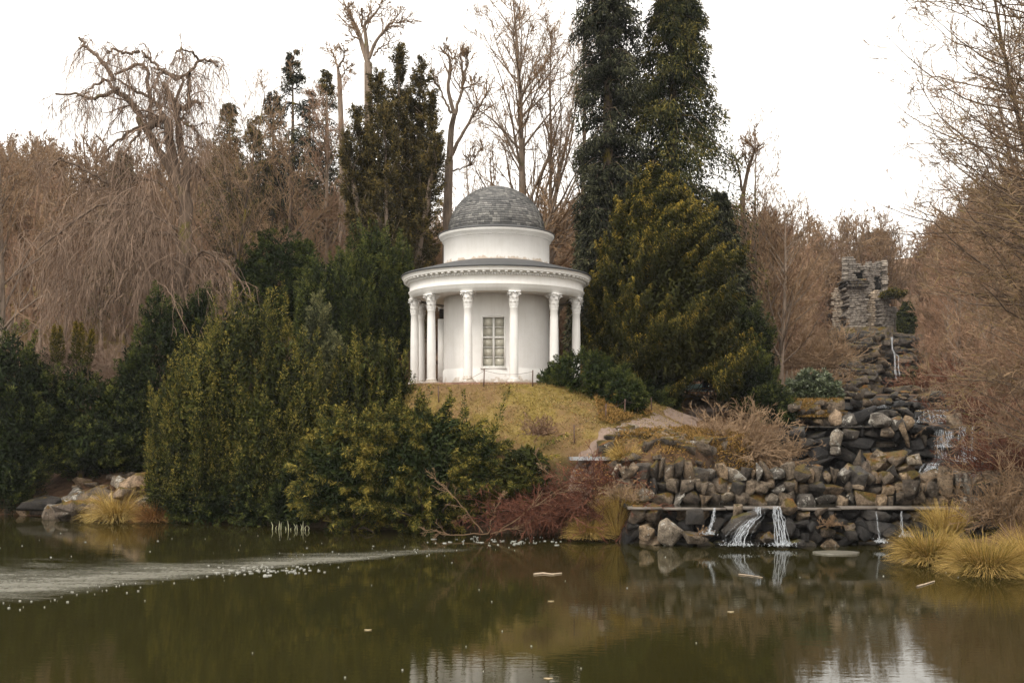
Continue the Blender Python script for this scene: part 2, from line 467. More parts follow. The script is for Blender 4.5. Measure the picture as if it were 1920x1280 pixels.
forest = ramp(t, n2, [(0.3, (0.05, 0.032, 0.02)), (0.55, (0.15, 0.088, 0.05)), (0.75, (0.22, 0.14, 0.08))])
gr = ramp(t, n2, [(0.3, (0.085, 0.062, 0.02)), (0.48, (0.175, 0.13, 0.035)), (0.62, (0.25, 0.185, 0.07)), (0.78, (0.20, 0.13, 0.07))])
gr = mixc(t, 0.6, gr, ramp(t, n3, [(0.3, (0.6, 0.6, 0.6)), (0.7, (1.25, 1.2, 1.1))]), 'MULTIPLY')
gr = mixc(t, ramp(t, n1, [(0.46, (0, 0, 0)), (0.58, (0.8, 0.8, 0.8))]), gr, (0.17, 0.105, 0.055))
aw = N(t, 'Attribute', attribute_name='wet')  # wet stream bed, plus shade painted along the yew bank
t.links.new(mixc(t, aw.outputs['Fac'], mixc(t, at.outputs['Fac'], forest, gr), ramp(t, n2, [(0.3, (0.012, 0.011, 0.01)), (0.7, (0.07, 0.055, 0.045))])), b.inputs['Base Color'])
b.inputs['Roughness'].default_value = 0.95; b.inputs['Specular IOR Level'].default_value = 0.1
bump(t, b, n3, 0.7, 0.08)
gme = make_mesh('ground', V, F, m, True, lawn); ga = gme.attributes.new('wet', 'FLOAT', 'POINT')
ga.data.foreach_set('value', np.maximum(sstep(1.5, .3, np.abs(XX - xc(YY)) - hw(YY)) * (YY > 40) * (YY < 75), sstep(1.6, .9, YY - shore(XX)) * (XX > -14) * .8).ravel().astype(np.float32))  # second term darkens the shore as shadow under the yews
obj('ground', gme, kind='structure')

# water of the lake
m, t, b = new_mat('lake_water')
p = pos(t)
mp = N(t, 'Mapping'); mp.inputs['Scale'].default_value = (1.0, 2.6, 1.0); t.links.new(p, mp.inputs[0])
wa = noise(t, mp.outputs[0], 2.4, 3, 0.5)
wb = noise(t, mp.outputs[0], 0.35, 2, 0.5)
mask = ramp(t, noise(t, p, 0.09, 2), [(0.35, (0.25, 0.25, 0.25)), (0.65, (1, 1, 1))])
hh = math_(t, 'ADD', math_(t, 'MULTIPLY', wa, mask), math_(t, 'MULTIPLY', wb, 0.8))
bump(t, b, hh, 0.055, 0.05)
t.links.new(ramp(t, noise(t, p, 0.12, 3), [(0.3, (0.017, 0.0155, 0.0042)), (0.7, (0.026, 0.0225, 0.006))]), b.inputs['Base Color'])
b.inputs['Roughness'].default_value = 0.015; b.inputs['IOR'].default_value = 1.333
b.inputs['Specular IOR Level'].default_value = 0.5
LAKEM = m
lx = [-400, -60, 0, 40, 120]; V = [[-420, -80, 0], [140, -80, 0], [140, 75, 0], [-420, 75, 0]]
obj('lake_water', make_mesh('lake_water', V, [[0, 1, 2, 3]], LAKEM), kind='structure')

# thin grey ice film on the left of the lake
def shore_curve(pts, x): return np.interp(x, [q[0] for q in pts], [q[1] for q in pts])
lowp = [(-700, 1250), (-300, 1190), (0, 1143), (120, 1130), (230, 1108), (340, 1093), (480, 1078), (560, 1066), (640, 1060), (760, 1046), (860, 1040), (960, 1027), (1010, 1021)]
upp = [(-700, 1012), (0, 1022), (160, 1030), (260, 1030), (400, 1040), (500, 1028), (640, 1026), (760, 1020), (900, 1016), (1010, 1015)]
V = []; T = []; nu, nv = 220, 36
for i in range(nu + 1):
    px = -700 + (1010 + 700) * i / nu
    a, c = shore_curve(lowp, px), shore_curve(upp, px)
    for j in range(nv + 1):
        s = j / nv; py = c + (a - c) * s
        Y = CZ * FPX / (py - HY); V.append([(px - 960) / FPX * Y, Y, 0.012]); T.append(min(s, 0.35 * (1 - s) ** 1.0 + 0.0) * 0 + (min(1, s * 1.6) * min(1, (1 - s) * 3.5)) * min(1, max(0, (1015 - px) / 500) + .25))
F = [[i * (nv + 1) + j, i * (nv + 1) + j + 1, (i + 1) * (nv + 1) + j + 1, (i + 1) * (nv + 1) + j] for i in range(nu) for j in range(nv)]
m, t, b = new_mat('ice_film')
p = pos(t); mp = N(t, 'Mapping'); mp.inputs['Scale'].default_value = (0.35, 1.3, 1); mp.inputs['Rotation'].default_value = (0, 0, 0.35); t.links.new(p, mp.inputs[0])
at = N(t, 'Attribute', attribute_name='tint')
nn = noise(t, mp.outputs[0], 1.2, 9, 0.72)
nf = noise(t, p, 6.0, 8, 0.75)
f = math_(t, 'ADD', math_(t, 'MULTIPLY', at.outputs['Fac'], 0.42), math_(t, 'ADD', math_(t, 'MULTIPLY', nn, 0.75), math_(t, 'MULTIPLY', nf, 0.35)))
al = ramp(t, f, [(0.72, (0, 0, 0)), (0.92, (0.40, 0.40, 0.40)), (1.0, (0.66, 0.66, 0.66))])
t.links.new(al, b.inputs['Alpha'])
t.links.new(ramp(t, nf, [(0.3, (0.15, 0.145, 0.11)), (0.7, (0.32, 0.31, 0.255))]), b.inputs['Base Color'])
b.inputs['Roughness'].default_value = 0.45
obj('ice_film', make_mesh('ice_film', V, F, m, False, T), kind='stuff', label='thin grey film of ice streaking across the lake', cat='ice')

# loose ice scraps
mb = MB()
def scrap(x, y, s):
    k = random.randint(4, 6); a = np.sort(uni(0, 2 * PI, k)); r_ = s * uni(0.5, 1.2, k)
    top = np.stack([x + r_ * np.cos(a), y + r_ * np.sin(a) * 0.9, np.full(k, 0.03)], 1)
    bot = top.copy(); bot[:, 2] = -0.01
    V = np.concatenate([top, bot, [[x, y, 0.034]]])
    F3 = [[i, (i + 1) % k, 2 * k] for i in range(k)]
    F4 = [[k + i, k + (i + 1) % k, (i + 1) % k, i] for i in range(k)]
    n0 = mb.n; mb.add(V, F3); mb.F.setdefault(4, []).append(np.array(F4) + n0)
for _ in range(260):
    c = random.random()
    if c < 0.3: px, py = random.gauss(500, 45), random.gauss(1069, 5)
    elif c < 0.5: px, py = random.gauss(940, 60), random.gauss(1014, 4)
    elif c < 0.8: px = random.uniform(0, 1000); py = shore_curve(lowp, px) + random.gauss(-10, 9)
    else: px, py = random.uniform(0, 1000), random.gauss(1022, 10)
    Y = CZ * FPX / (py - HY)
    scrap((px - 960) / FPX * Y, Y, random.choice([0.02, 0.03, 0.04, 0.07]) * (1.5 if c < 0.5 else .6))
for _ in range(25):
    px, py = random.uniform(0, 1920), random.uniform(1030, 1275)
    Y = CZ * FPX / (py - HY); scrap((px - 960) / FPX * Y, Y, 0.02)
V, F = mb.get()
ICE = plain('ice', (0.27, 0.27, 0.24), 0.4, 0.3)
obj('ice_scraps', make_mesh('ice_scraps', V, F, ICE), kind='stuff', label='small broken scraps of ice floating on the lake', cat='ice')

# ---------------------------------------------------------------- temple
WHITE, t, b = new_mat('white_plaster')
p = pos(t); sp = t.nodes.new('ShaderNodeSeparateXYZ'); t.links.new(p, sp.inputs[0])
base = ramp(t, noise(t, p, 0.8, 6, 0.65), [(0.25, (0.70, 0.685, 0.65)), (0.6, (0.79, 0.78, 0.755))])
mp = N(t, 'Mapping'); mp.inputs['Scale'].default_value = (4, 4, 0.35); t.links.new(p, mp.inputs[0])
st = ramp(t, noise(t, mp.outputs[0], 1.5, 7, 0.7), [(0.48, (0, 0, 0)), (0.8, (0.26, 0.26, 0.26))])
base = mixc(t, st, base, (0.50, 0.47, 0.40))
def band(zlo, zhi, thr):
    a = math_(t, 'SUBTRACT', 1.0, math_(t, 'DIVIDE', math_(t, 'SUBTRACT', sp.outputs[2], zlo), zhi - zlo))
    a = math_(t, 'MULTIPLY', a, math_(t, 'GREATER_THAN', sp.outputs[2], zlo - 0.03)); a = math_(t, 'MAXIMUM', math_(t, 'MINIMUM', a, 1.0), 0.0)
    return ramp(t, math_(t, 'ADD', math_(t, 'MULTIPLY', a, 0.35), noise(t, p, 1.6, 6, 0.7)), [(thr, (0, 0, 0)), (thr + 0.08, (0.7, 0.7, 0.7))])
base = mixc(t, band(13.2, 13.6, 0.74), base, (0.42, 0.30, 0.19))
base = mixc(t, band(6.8, 7.5, 0.72), base, (0.42, 0.34, 0.25))
t.links.new(base, b.inputs['Base Color']); b.inputs['Roughness'].default_value = 0.75
bump(t, b, noise(t, p, 12, 5), 0.12, 0.02)
SLATE, t, b = new_mat('slate')
at = N(t, 'Attribute', attribute_name='tint'); p = pos(t)
c = ramp(t, at.outputs['Fac'], [(0, (0.045, 0.047, 0.05)), (0.5, (0.13, 0.13, 0.13)), (1, (0.31, 0.305, 0.29))])
c = mixc(t, 0.5, c, ramp(t, noise(t, p, 3, 6, 0.7), [(0.3, (0.5, 0.5, 0.5)), (0.7, (1.4, 1.38, 1.3))]), 'MULTIPLY')
t.links.new(c, b.inputs['Base Color']); b.inputs['Roughness'].default_value = 0.5
STEPM = plain('red_sandstone', (0.20, 0.115, 0.08), 0.9, 0.35, 3, 0.4)
FRAMEM = plain('window_paint', (0.80, 0.79, 0.75), 0.5, 0.12)
BLIND = plain('pale_blind', (0.36, 0.34, 0.27), 0.8, 0.12)
DARKM = plain('interior_shade', (0.02, 0.018, 0.016), 0.9, 0.1)  # near-black colour standing in for unlit insides
GLASS, t, b = new_mat('window_glass')
t.links.new(ramp(t, noise(t, pos(t), 1.2, 3), [(0.3, (0.42, 0.40, 0.33)), (0.7, (0.56, 0.54, 0.45))]), b.inputs['Base Color'])
b.inputs['Roughness'].default_value = 0.15; b.inputs['Coat Weight'].default_value = 0.4

T0 = np.array([TC[0], TC[1], 6.80])
temple = empty('round_temple', T0, 'white round temple with slate dome and ring of columns on the grassy mound', 'temple')
c0 = (TC[0], TC[1], 0)
for i, (r_, z0, z1) in enumerate([(5.45, 6.30, 6.62), (5.15, 6.62, 6.80)]):
    mb = MB().lathe([(0.1, z1), (r_, z1), (r_, z0)][::-1], c0, 96); V, F = mb.get(); part('step', V, F, STEPM, temple)
# cella wall with the window left open
NA = 180; RW = 2.84
wa_c = -PI / 2 - 0.042
zs = [6.80, 7.6, 7.62, 10.26, 11.42]
def in_win(i, j):
    a = 2 * PI * (i + 0.5) / NA
    da = (a - wa_c + PI) % (2 * PI) - PI
    return abs(da) < 0.216 and 3 <= j <= 3
prof = [(RW + 0.05, 6.80), (RW + 0.05, 7.57), (RW, 7.60), (RW, 7.62), (RW, 10.26), (RW, 11.45)]
mb = MB().lathe(prof, c0, NA, skip=in_win); V, F = mb.get(); part('cella_wall', V, F, WHITE, temple, True)
win = empty('window', (0, 0, 0)); win.parent = temple
ca = np.array([math.cos(wa_c), math.sin(wa_c), 0]); cu = np.array([-ca[1], ca[0], 0])
wc = np.array([TC[0], TC[1], 0]) + ca * 2.66
hwid = 0.61
def wbox(name, u, z, su, sz, dep, off, mat):
    mb = MB(); c = wc + cu * u + ca * off + np.array([0, 0, z]); mb.box(c, (su, dep, sz), rz=wa_c + PI / 2)
    V, F = mb.get(); return part(name, V, F, mat, win)
win.location = (0, 0, 0)
frame = wbox('sill', 0, 7.595, 1.34, 0.06, 0.34, 0.08, FRAMEM)
for s in (-1, 1): wbox('frame', s * 0.575, 8.94, 0.07, 2.64, 0.30, 0.0, FRAMEM)
wbox('frame', 0, 10.225, 1.08, 0.07, 0.30, 0.0, FRAMEM)
wbox('frame', 0, 7.665, 1.08, 0.07, 0.30, 0.0, FRAMEM)
wbox('mullion', 0, 8.94, 0.10, 2.48, 0.12, -0.02, FRAMEM)
for s in (-1, 1):
    wbox('transom', s * 0.296, 9.18, 0.485, 0.10, 0.12, -0.018, FRAMEM)
    for z in (8.17, 8.67, 9.70): wbox('glazing_bar', s * 0.296, z, 0.485, 0.035, 0.06, -0.01, FRAMEM)
    for za, zb in ((7.70, 8.15), (8.19, 8.65), (8.69, 9.13), (9.23, 9.68), (9.72, 10.19)):
        wbox('pane', s * 0.296, (za + zb) / 2, 0.485, zb - za, 0.02, -0.05, GLASS)
wbox('blind', 0, 8.94, 1.16, 2.6, 0.03, -0.16, BLIND)
# side door leaf on the left, above it a block coloured dark as the doorway's shade
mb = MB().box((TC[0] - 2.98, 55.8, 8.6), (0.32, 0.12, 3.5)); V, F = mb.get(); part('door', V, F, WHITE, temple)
mb = MB().box((TC[0] - 2.93, 56.1, 10.65), (0.30, 0.3, 0.5)); V, F = mb.get(); part('doorway_shade', V, F, DARKM, temple)
# entablature
prof = [(4.20, 11.36), (4.62, 11.34), (4.62, 11.46), (4.655, 11.47), (4.655, 11.62), (4.70, 11.66), (4.73, 11.71), (4.66, 11.73), (4.66, 12.06), (4.70, 12.09), (4.72, 12.12)]
mb = MB().lathe(prof, c0, 144); V, F = mb.get(); part('architrave', V, F, WHITE, temple, False)
mb = MB()
for i in range(216):
    a = 2 * PI * i / 216; mb.box((TC[0] + 4.76 * math.cos(a), TC[1] + 4.76 * math.sin(a), 12.16), (0.075, 0.07, 0.075), rz=a)
V, F = mb.get(); part('dentils', V, F, WHITE, temple, kind='stuff')
prof = [(4.20, 12.121), (4.74, 12.125), (4.74, 12.20), (4.79, 12.22), (4.80, 12.30), (4.98, 12.302), (5.0, 12.36), (4.98, 12.39), (5.06, 12.45), (5.08, 12.49)]
mb = MB().lathe(prof, c0, 144); V, F = mb.get(); part('cornice', V, F, WHITE, temple, False)
mod = None
for i in range(84):
    a = 2 * PI * (i + 0.5) / 84
    if mod is None:
        mb = MB().box((0, 0, 0), (0.15, 0.13, 0.075), taper=1.15); V, F = mb.get(); mod = make_mesh('modillion', V, F, WHITE)
    o = obj('modillion', mod, temple, (4.885 * math.cos(a), 4.885 * math.sin(a), 12.262 - T0[2])); o.rotation_euler = (0, 0, a)
mb = MB().lathe([(5.09, 12.49), (5.12, 12.50), (5.12, 12.56), (5.06, 12.60), (2.80, 13.22)], c0, 120); V, F = mb.get(); part('ring_roof', V, F, SLATE, temple, False, np.full(len(V), 0.0))
mb = MB().lathe([(2.80, 11.44), (4.30, 11.44)], c0, 96); V, F = mb.get(); part('ceiling', V, F, WHITE, temple)
mb = MB().lathe([(2.84, 13.15), (2.84, 14.36), (2.88, 14.38), (2.88, 14.46), (2.95, 14.50), (2.97, 14.58), (3.04, 14.62), (3.10, 14.72), (3.10, 14.78)], c0, 144); V, F = mb.get(); part('upper_drum', V, F, WHITE, temple, False)
mb = MB()
for i in range(190):
    a = 2 * PI * i / 190; mb.box((TC[0] + 2.90 * math.cos(a), TC[1] + 2.90 * math.sin(a), 14.475), (0.05, 0.048, 0.05), rz=a)
V, F = mb.get(); part('drum_dentils', V, F, WHITE, temple, kind='stuff')
mb = MB().lathe([(3.11, 14.78), (3.14, 14.79), (3.14, 14.83), (2.66, 14.99), (2.60, 15.0)], c0, 120); V, F = mb.get(); part('eave', V, F, SLATE, temple, False, np.full(len(V), 0.1))
# dome of slates, every course lapping the one below
DZ, DR, DH = 14.96, 2.58, 2.46
mb = MB().lathe([(DR * math.cos(a) - 0.03, DZ + DH * math.sin(a)) for a in np.linspace(0, PI / 2 - 0.01, 18)], c0, 72); V, F = mb.get(); part('dome', V, F, SLATE, temple, True, np.full(len(V), 0.15))
mb = MB(); rows = 30
for r_ in range(rows):
    a0, a1 = (r_) / rows * PI / 2, min((r_ + 1.35) / rows, 1) * PI / 2
    n_ = max(8, int(2 * PI * DR * math.cos(a0) / 0.20)); off = random.random() * 2; row_t = random.gauss(0, .08)
    for i in range(n_):
        ph0, ph1 = 2 * PI * (i + off) / n_, 2 * PI * (i + 0.95 + off) / n_
        lift = 0.035 + 0.012 * random.random(); sl = (0.10 + 0.16 * (random.random() - 0.5)) / rows * PI
        v = []
        for (ph, a, l) in ((ph0, a0 + sl, lift), (ph1, a0 - sl + 0.012, lift), (ph1, a1, 0.0), (ph0, a1, 0.0)):
            rr2 = DR * math.cos(a) + l * math.cos(a); v.append([TC[0] + rr2 * math.cos(ph), TC[1] + rr2 * math.sin(ph), DZ + DH * math.sin(a) + l * math.sin(a)])
        v = np.array(v); low = v[:2] - np.array([v[0] - [TC[0], TC[1], DZ], v[1] - [TC[0], TC[1], DZ]]) * 0.014
        mb.add(np.concatenate([v, low]), [[0, 1, 2, 3], [4, 5, 1, 0]], np.clip(random.gauss(0.60, 0.17) + row_t, 0, 1))
V, F = mb.get(); part('slates', V, F, SLATE, temple, tint=mb.tint(), kind='stuff')
# columns
def torus_prof(r0, z0, z1, out, n=5): return [(r0 + out * math.sin(PI * k / n), z0 + (z1 - z0) * k / n) for k in range(n + 1)]
shaft = [(0.222, 0.24), (0.228, 0.3), (0.228, 1.2), (0.222, 2.2), (0.205, 3.2), (0.192, 3.66), (0.21, 3.68), (0.215, 3.71), (0.20, 3.74)]
mb = MB().lathe(shaft, n=24); V, F = mb.get(); me_sh = make_mesh('column', V, F, WHITE, True)
mb = MB().box((0, 0, 0.04), (0.66, 0.66, 0.08)); mb.lathe([(0.30, 0.08)] + torus_prof(0.27, 0.08, 0.15, 0.055) + torus_prof(0.235, 0.17, 0.23, 0.04) + [(0.2, 0.245)], n=24); V, F = mb.get()
me_ba = make_mesh('column_base', V, F, WHITE)
mb = MB().lathe([(0.19, 3.74), (0.195, 4.15), (0.25, 4.40), (0.20, 4.44)], n=16)
mb.box((0, 0, 4.475), (0.60, 0.60, 0.07)); mb.box((0, 0, 4.415), (0.50, 0.50, 0.045))
def leafstrip(a, r0, z0, h, out, w_):
    n_ = 5; P = []
    for k in range(n_ + 1):
        s = k / n_; r_ = r0 + out * (s ** 2.2); z = z0 + h * math.sin(min(s * 1.25, 1.25) * PI / 2 * 0.9) * (1 if s < 0.8 else 0.93)
        ww = w_ * (0.75 + 0.5 * math.sin(PI * min(s + 0.1, 1))) * (0.55 if k == n_ else 1)
        cx_, cy_ = r_ * math.cos(a), r_ * math.sin(a); ux, uy = -math.sin(a), math.cos(a)
        P += [[cx_ - ux * ww, cy_ - uy * ww, z], [cx_ + 0.03 * math.cos(a), cy_ + 0.03 * math.sin(a), z], [cx_ + ux * ww, cy_ + uy * ww, z]]
    F_ = []
    for k in range(n_):
        for q in (0, 1): F_.append([3 * k + q, 3 * k + q + 1, 3 * k + 4 + q, 3 * k + 3 + q])
    mb.add(P, F_)
for i in range(8): leafstrip(2 * PI * i / 8, 0.20, 3.76, 0.24, 0.11, 0.065)
for i in range(8): leafstrip(2 * PI * (i + 0.5) / 8, 0.20, 3.86, 0.36, 0.13, 0.065)
for i in range(4):
    a = PI / 4 + PI / 2 * i
    leafstrip(a, 0.22, 4.08, 0.30, 0.17, 0.045)
    for s in (-1, 1):
        P = []
        for k in range(9):
            th = k / 8 * 1.6 * PI; r_ = 0.075 * (1 - k / 12); P.append([0.335 * math.cos(a) + (r_ * math.cos(th)) * math.cos(a) + s * 0.03 * -math.sin(a), 0.335 * math.sin(a) + (r_ * math.cos(th)) * math.sin(a) + s * 0.03 * math.cos(a), 4.33 + r_ * math.sin(th)])
        v_, f_, _ = tubes(np.array([P]), np.full((1, 9), 0.02), 5); mb.add(v_, f_)
    mb.box((0.27 * math.cos(a + PI / 4), 0.27 * math.sin(a + PI / 4), 4.44), (0.09, 0.07, 0.09), rz=a + PI / 4)
V, F = mb.get(); me_ca = make_mesh('capital', V, F, WHITE)
ZS = (11.34 - 6.80) / 4.51
for k in range(12):
    a = -PI / 2 + R(12 + 30 * k)
    if k == 0: pass
    o = obj('column', me_sh, temple, (4.42 * math.cos(a), 4.42 * math.sin(a), 0)); o.scale = (1, 1, ZS); o.rotation_euler = (0, 0, a)
    obj('column_base', me_ba, o); obj('capital', me_ca, o)

# ---------------------------------------------------------------- wire fences on the mound
def post_fence(label, pts, h, name='wire_fence'):
    base = np.array([pts[0][0], pts[0][1], G(*pts[0])])
    r = empty(name, base, label, 'fence')
    tops = []
    for (x, y) in pts:
        z = G(x, y); lean = random.uniform(-0.04, 0.04)
        mb = MB().box((x + lean / 2, y, z + h / 2 - 0.1), (0.055, 0.055, h + 0.2), ry=lean); V, F = mb.get(); part('post', V, F, IRON, r); tops.append(np.array([x + lean, y, z + h - 0.08]))
    for a, b_ in zip(tops[:-1], tops[1:]):
        s = np.linspace(0, 1, 9)[:, None]; P = a + (b_ - a) * s; P[:, 2] -= 0.16 * np.sin(PI * s[:, 0])
        V, F, _ = tubes(P[None], np.full((1, 9), 0.008), 4); part('wire', V, F, IRON, r)
    return r
post_fence('thin iron posts with sagging wire in front of the temple columns', [tuple(PX(p_, 725, 50.2)[:2]) for p_ in (823, 907, 998)], 0.78)
post_fence('rusty iron posts with wire at the foot of the lawn', [tuple(PX(*q)[:2]) for q in ((1077, 830, 46.6), (1135, 818, 48.2), (1171, 812, 49.6), (1222, 800, 51.8))], 0.80)

# gravel path over the bank
m, t, b = new_mat('path_gravel'); p = pos(t)
t.links.new(ramp(t, noise(t, p, 2.5, 8, 0.75), [(0.3, (0.13, 0.09, 0.068)), (0.7, (0.26, 0.19, 0.15))]), b.inputs['Base Color']); b.inputs['Roughness'].default_value = 0.95
bump(t, b, noise(t, p, 20, 4), 0.5, 0.03)
path = [((2.6, 45.3), 0.3), ((4.2, 46.3), 0.5), ((5.6, 47.6), 0.6), ((7.0, 49.6), 0.75), ((8.2, 52.2), 0.8), ((9.4, 56), 0.8), ((11.2, 61), 0.9), ((13.4, 67), 0.9), ((15, 74), 0.9)]
pc = np.array([q[0] for q in path]); pw = np.array([q[1] for q in path]); s = np.linspace(0, len(path) - 1, 90)
cx_ = np.interp(s, range(len(path)), pc[:, 0]); cy_ = np.interp(s, range(len(path)), pc[:, 1]); ww = np.interp(s, range(len(path)), pw)
tx = np.gradient(cx_); ty = np.gradient(cy_); ln = np.hypot(tx, ty)
V = []; nk = 7
for i in range(len(s)):
    for k in range(nk):
        q = (k / (nk - 1) * 2 - 1) * ww[i] * (1 + (0.16 * math.sin(i * 1.7 + k) + .12 * math.sin(i * .63)) * (k in (0, nk - 1))); x = cx_[i] + ty[i] / ln[i] * q; y = cy_[i] - tx[i] / ln[i] * q; V.append([x, y, G(x, y) + 0.05])
F = [[i * nk + k, i * nk + k + 1, (i + 1) * nk + k + 1, (i + 1) * nk + k] for i in range(len(s) - 1) for k in range(nk - 1)]
obj('path', make_mesh('path', V, F, m, True), kind='structure')
PALE = plain('wet_stone_slab', (0.30, 0.31, 0.32), 0.25, 0.15, 4, 0.2)
mb = MB(); a_ = np.linspace(0, 2 * PI, 15)[:-1]; cc = PX(1105, 857, 45.4); cc[2] = max(G(cc[0], cc[1]), cc[2])
top = np.stack([cc[0] + 0.95 * np.cos(a_) * uni(0.85, 1.1, 14), cc[1] + 0.45 * np.sin(a_), np.full(14, cc[2] + 0.02)], 1); bot = top - [0, 0, 0.14]
mb.add(np.concatenate([top, bot]), [[i, (i + 1) % 14, 14 + (i + 1) % 14, 14 + i][::-1] for i in range(14)]); mb.add(top, [list(range(14))]); V, F = mb.get()
obj('stone_slab', make_mesh('stone_slab', V - cc, F, PALE), None, cc, label='pale wet flat slab where the gravel path meets the lake bank', cat='slab')

# ---------------------------------------------------------------- rocks
import bmesh
def rock_mesh(seed, kind='boulder', mat=ROCK, sub=0, cuts=0):
    """an angular stone: the hull of a few scattered points, its edges knocked off, its faces roughened"""
    rs = np.random.default_rng(seed); n = {'block': 13, 'boulder': 13, 'big': 18}[kind]
    P = rs.normal(size=(n, 3)); P /= np.linalg.norm(P, axis=1)[:, None]
    if kind == 'block': P = np.sign(P) * np.abs(P) ** .45
    P *= rs.uniform(.82, 1.0, (n, 1))
    bm = bmesh.new(); [bm.verts.new(p_) for p_ in P]
    res = bmesh.ops.convex_hull(bm, input=bm.verts[:]); bmesh.ops.delete(bm, geom=[v for v in bm.verts if not v.link_faces], context='VERTS')
    bmesh.ops.dissolve_limit(bm, angle_limit=R(16), verts=bm.verts[:], edges=bm.edges[:])
    bmesh.ops.bevel(bm, geom=bm.edges[:], offset=.022, segments=1, affect='EDGES', clamp_overlap=True)
    bmesh.ops.triangulate(bm, faces=bm.faces[:])
    if kind == 'big': bmesh.ops.subdivide_edges(bm, edges=bm.edges[:], cuts=2, use_grid_fill=True); bmesh.ops.triangulate(bm, faces=bm.faces[:])
    V = np.array([v.co[:] for v in bm.verts]); bm.verts.index_update(); F = np.array([[v.index for v in f.verts] for f in bm.faces]); bm.free()
    k1 = rs.normal(size=(3, 3)) * 3; k2 = rs.normal(size=(3, 3)) * 8
    V = V * (1 + .035 * np.sin(V @ k1).sum(1) + (.02 if kind == 'big' else 0) * np.sin(V @ k2).sum(1))[:, None]; V /= np.abs(V).max(0)
    return make_mesh('stone', V, F, mat)
ROCKS = {}
def rocks(mat, kind, n=6):
    key = (mat.name, kind)
    if key not in ROCKS: ROCKS[key] = [rock_mesh(100 + i + 31 * len(ROCKS), kind, mat, 2 if kind != 'big' else 4, 9 if kind != 'big' else 16) for i in range(n)]
    return ROCKS[key]
def stone(name, me, parent, base, c, size, rot=None, **kw):
    o = obj(name, me, parent, np.asarray(c) - base, **kw)
    o.scale = tuple(float(s) for s in size)
    o.rotation_euler = rot if rot is not None else (random.uniform(-.25, .25), random.uniform(-.25, .25), random.uniform(0, 6.28))
    return o

def stone_wall(name, label, pts, zbot, ztop, sw, sh, mats, dep=0.5, cat='stone wall', lean=0.1, kind='block', jig=0.12, gaps=0.0, core=None, rag=0.0, weights=None):
    """rough wall of single stones along the line pts (x, y); zbot, ztop: numbers or functions of s 0..1"""
    pts = np.array(pts, float); L = np.concatenate([[0], np.cumsum(np.hypot(*np.diff(pts, axis=0).T))])
    tot = L[-1]; fz = lambda f, s: f(s) if callable(f) else f
    at_ = lambda l: np.array([np.interp(l, L, pts[:, 0]), np.interp(l, L, pts[:, 1])])
    b0 = np.array([*at_(tot / 2), fz(zbot, 0.5)]); root = empty(name, b0, label, cat)
    # earth and rubble behind the stones
    n = 24; V = []
    for i in range(n + 1):
        s = i / n; q = at_(s * tot); d = at_(min(s * tot + .1, tot)) - at_(max(s * tot - .1, 0)); d /= np.hypot(*d); nn = np.array([-d[1], d[0]])
        if nn[1] < 0: nn = -nn
        for (o_, z) in ((0.15, fz(zbot, s) - 0.4), (0.15 + lean, fz(ztop, s) - 0.12), (1.2, fz(ztop, s) - 0.12)): V.append([*(q + nn * o_), z])
    F = [[3 * i + k, 3 * i + k + 1, 3 * i + 4 + k, 3 * i + 3 + k] for i in range(n) for k in (0, 1)]
    part('core', V, F, core or DARKR, root)
    H = max(fz(ztop, s) - fz(zbot, s) for s in np.linspace(0, 1, 9)); rows = max(1, int(round(H / sh)))
    for r_ in range(rows):
        l = random.uniform(-sw, 0)
        while l < tot:
            wv = sw * random.choice([0.5, 0.7, 0.9, 1.0, 1.3, 1.8]); lm = l + wv / 2; l += wv
            if not 0 <= lm <= tot or random.random() < gaps: continue
            s = lm / tot; za, zb = fz(zbot, s), fz(ztop, s); hh_ = (zb - za) / rows
            z = za + (r_ + 0.5) * hh_; q = at_(lm); d = at_(min(lm + .1, tot)) - at_(max(lm - .1, 0)); ang = math.atan2(d[1], d[0])
            nn = np.array([-math.sin(ang), math.cos(ang)])
            if nn[1] < 0: nn = -nn
            q = q + nn * (lean * (r_ + .5) / rows + random.gauss(0, jig))
            top = r_ == rows - 1
            hs = hh_ * random.uniform(0.55, 0.78) * (random.uniform(0.85, 1.15 + rag) if top else 1)
            mt = random.choices(mats, weights)[0]
            stone('stone', random.choice(rocks(mt, random.choice([kind, 'block', 'boulder']))), root, b0, (q[0], q[1], z + (hs - hh_ * .5) * (0.5 if top else 0) + random.gauss(0, .05)), (wv * 0.62, dep * random.uniform(.8, 1.2), hs),
                  (random.gauss(0, .18), random.gauss(0, .24), ang + random.gauss(0, .2) + random.choice([0, PI])))
    return root
W = lambda px, py, Y: tuple(PX(px, py, Y)[:2])
# lowest cascade wall, standing in the lake
low = stone_wall('cascade_wall', 'lowest dark wet cascade wall of rough stones rising straight from the lake', [W(1170, 0, 42.0), W(1300, 0, 41.6), W(1500, 0, 41.2), W(1700, 0, 41.2), W(1990, 0, 41.2)],
           -0.15, 1.28, 0.55, 0.36, [WETR, DARKR, ROCK], 0.42, lean=0.35, jig=0.17, weights=[6, 3, 1.2], core=WETR)
# flat coping that the water runs over
cop = empty('coping', (12, 41.5, 1.4), 'long thin stone coping that the lowest water curtain runs over', 'coping')
COPM = plain('coping_stone', (0.15, 0.13, 0.11), 0.45, 0.35, 2.5, 0.5)
x = 4.6
while x < 22:
    l = random.uniform(0.8, 1.7); mb = MB().box((x + l / 2, 41.62 + random.uniform(-.05, .05), 1.43 + random.uniform(-.02, .02)), (l - 0.03, random.uniform(.7, .95), 0.09), rz=random.gauss(0, .02)); V, F = mb.get(); part('slab', V, F, COPM, cop); x += l
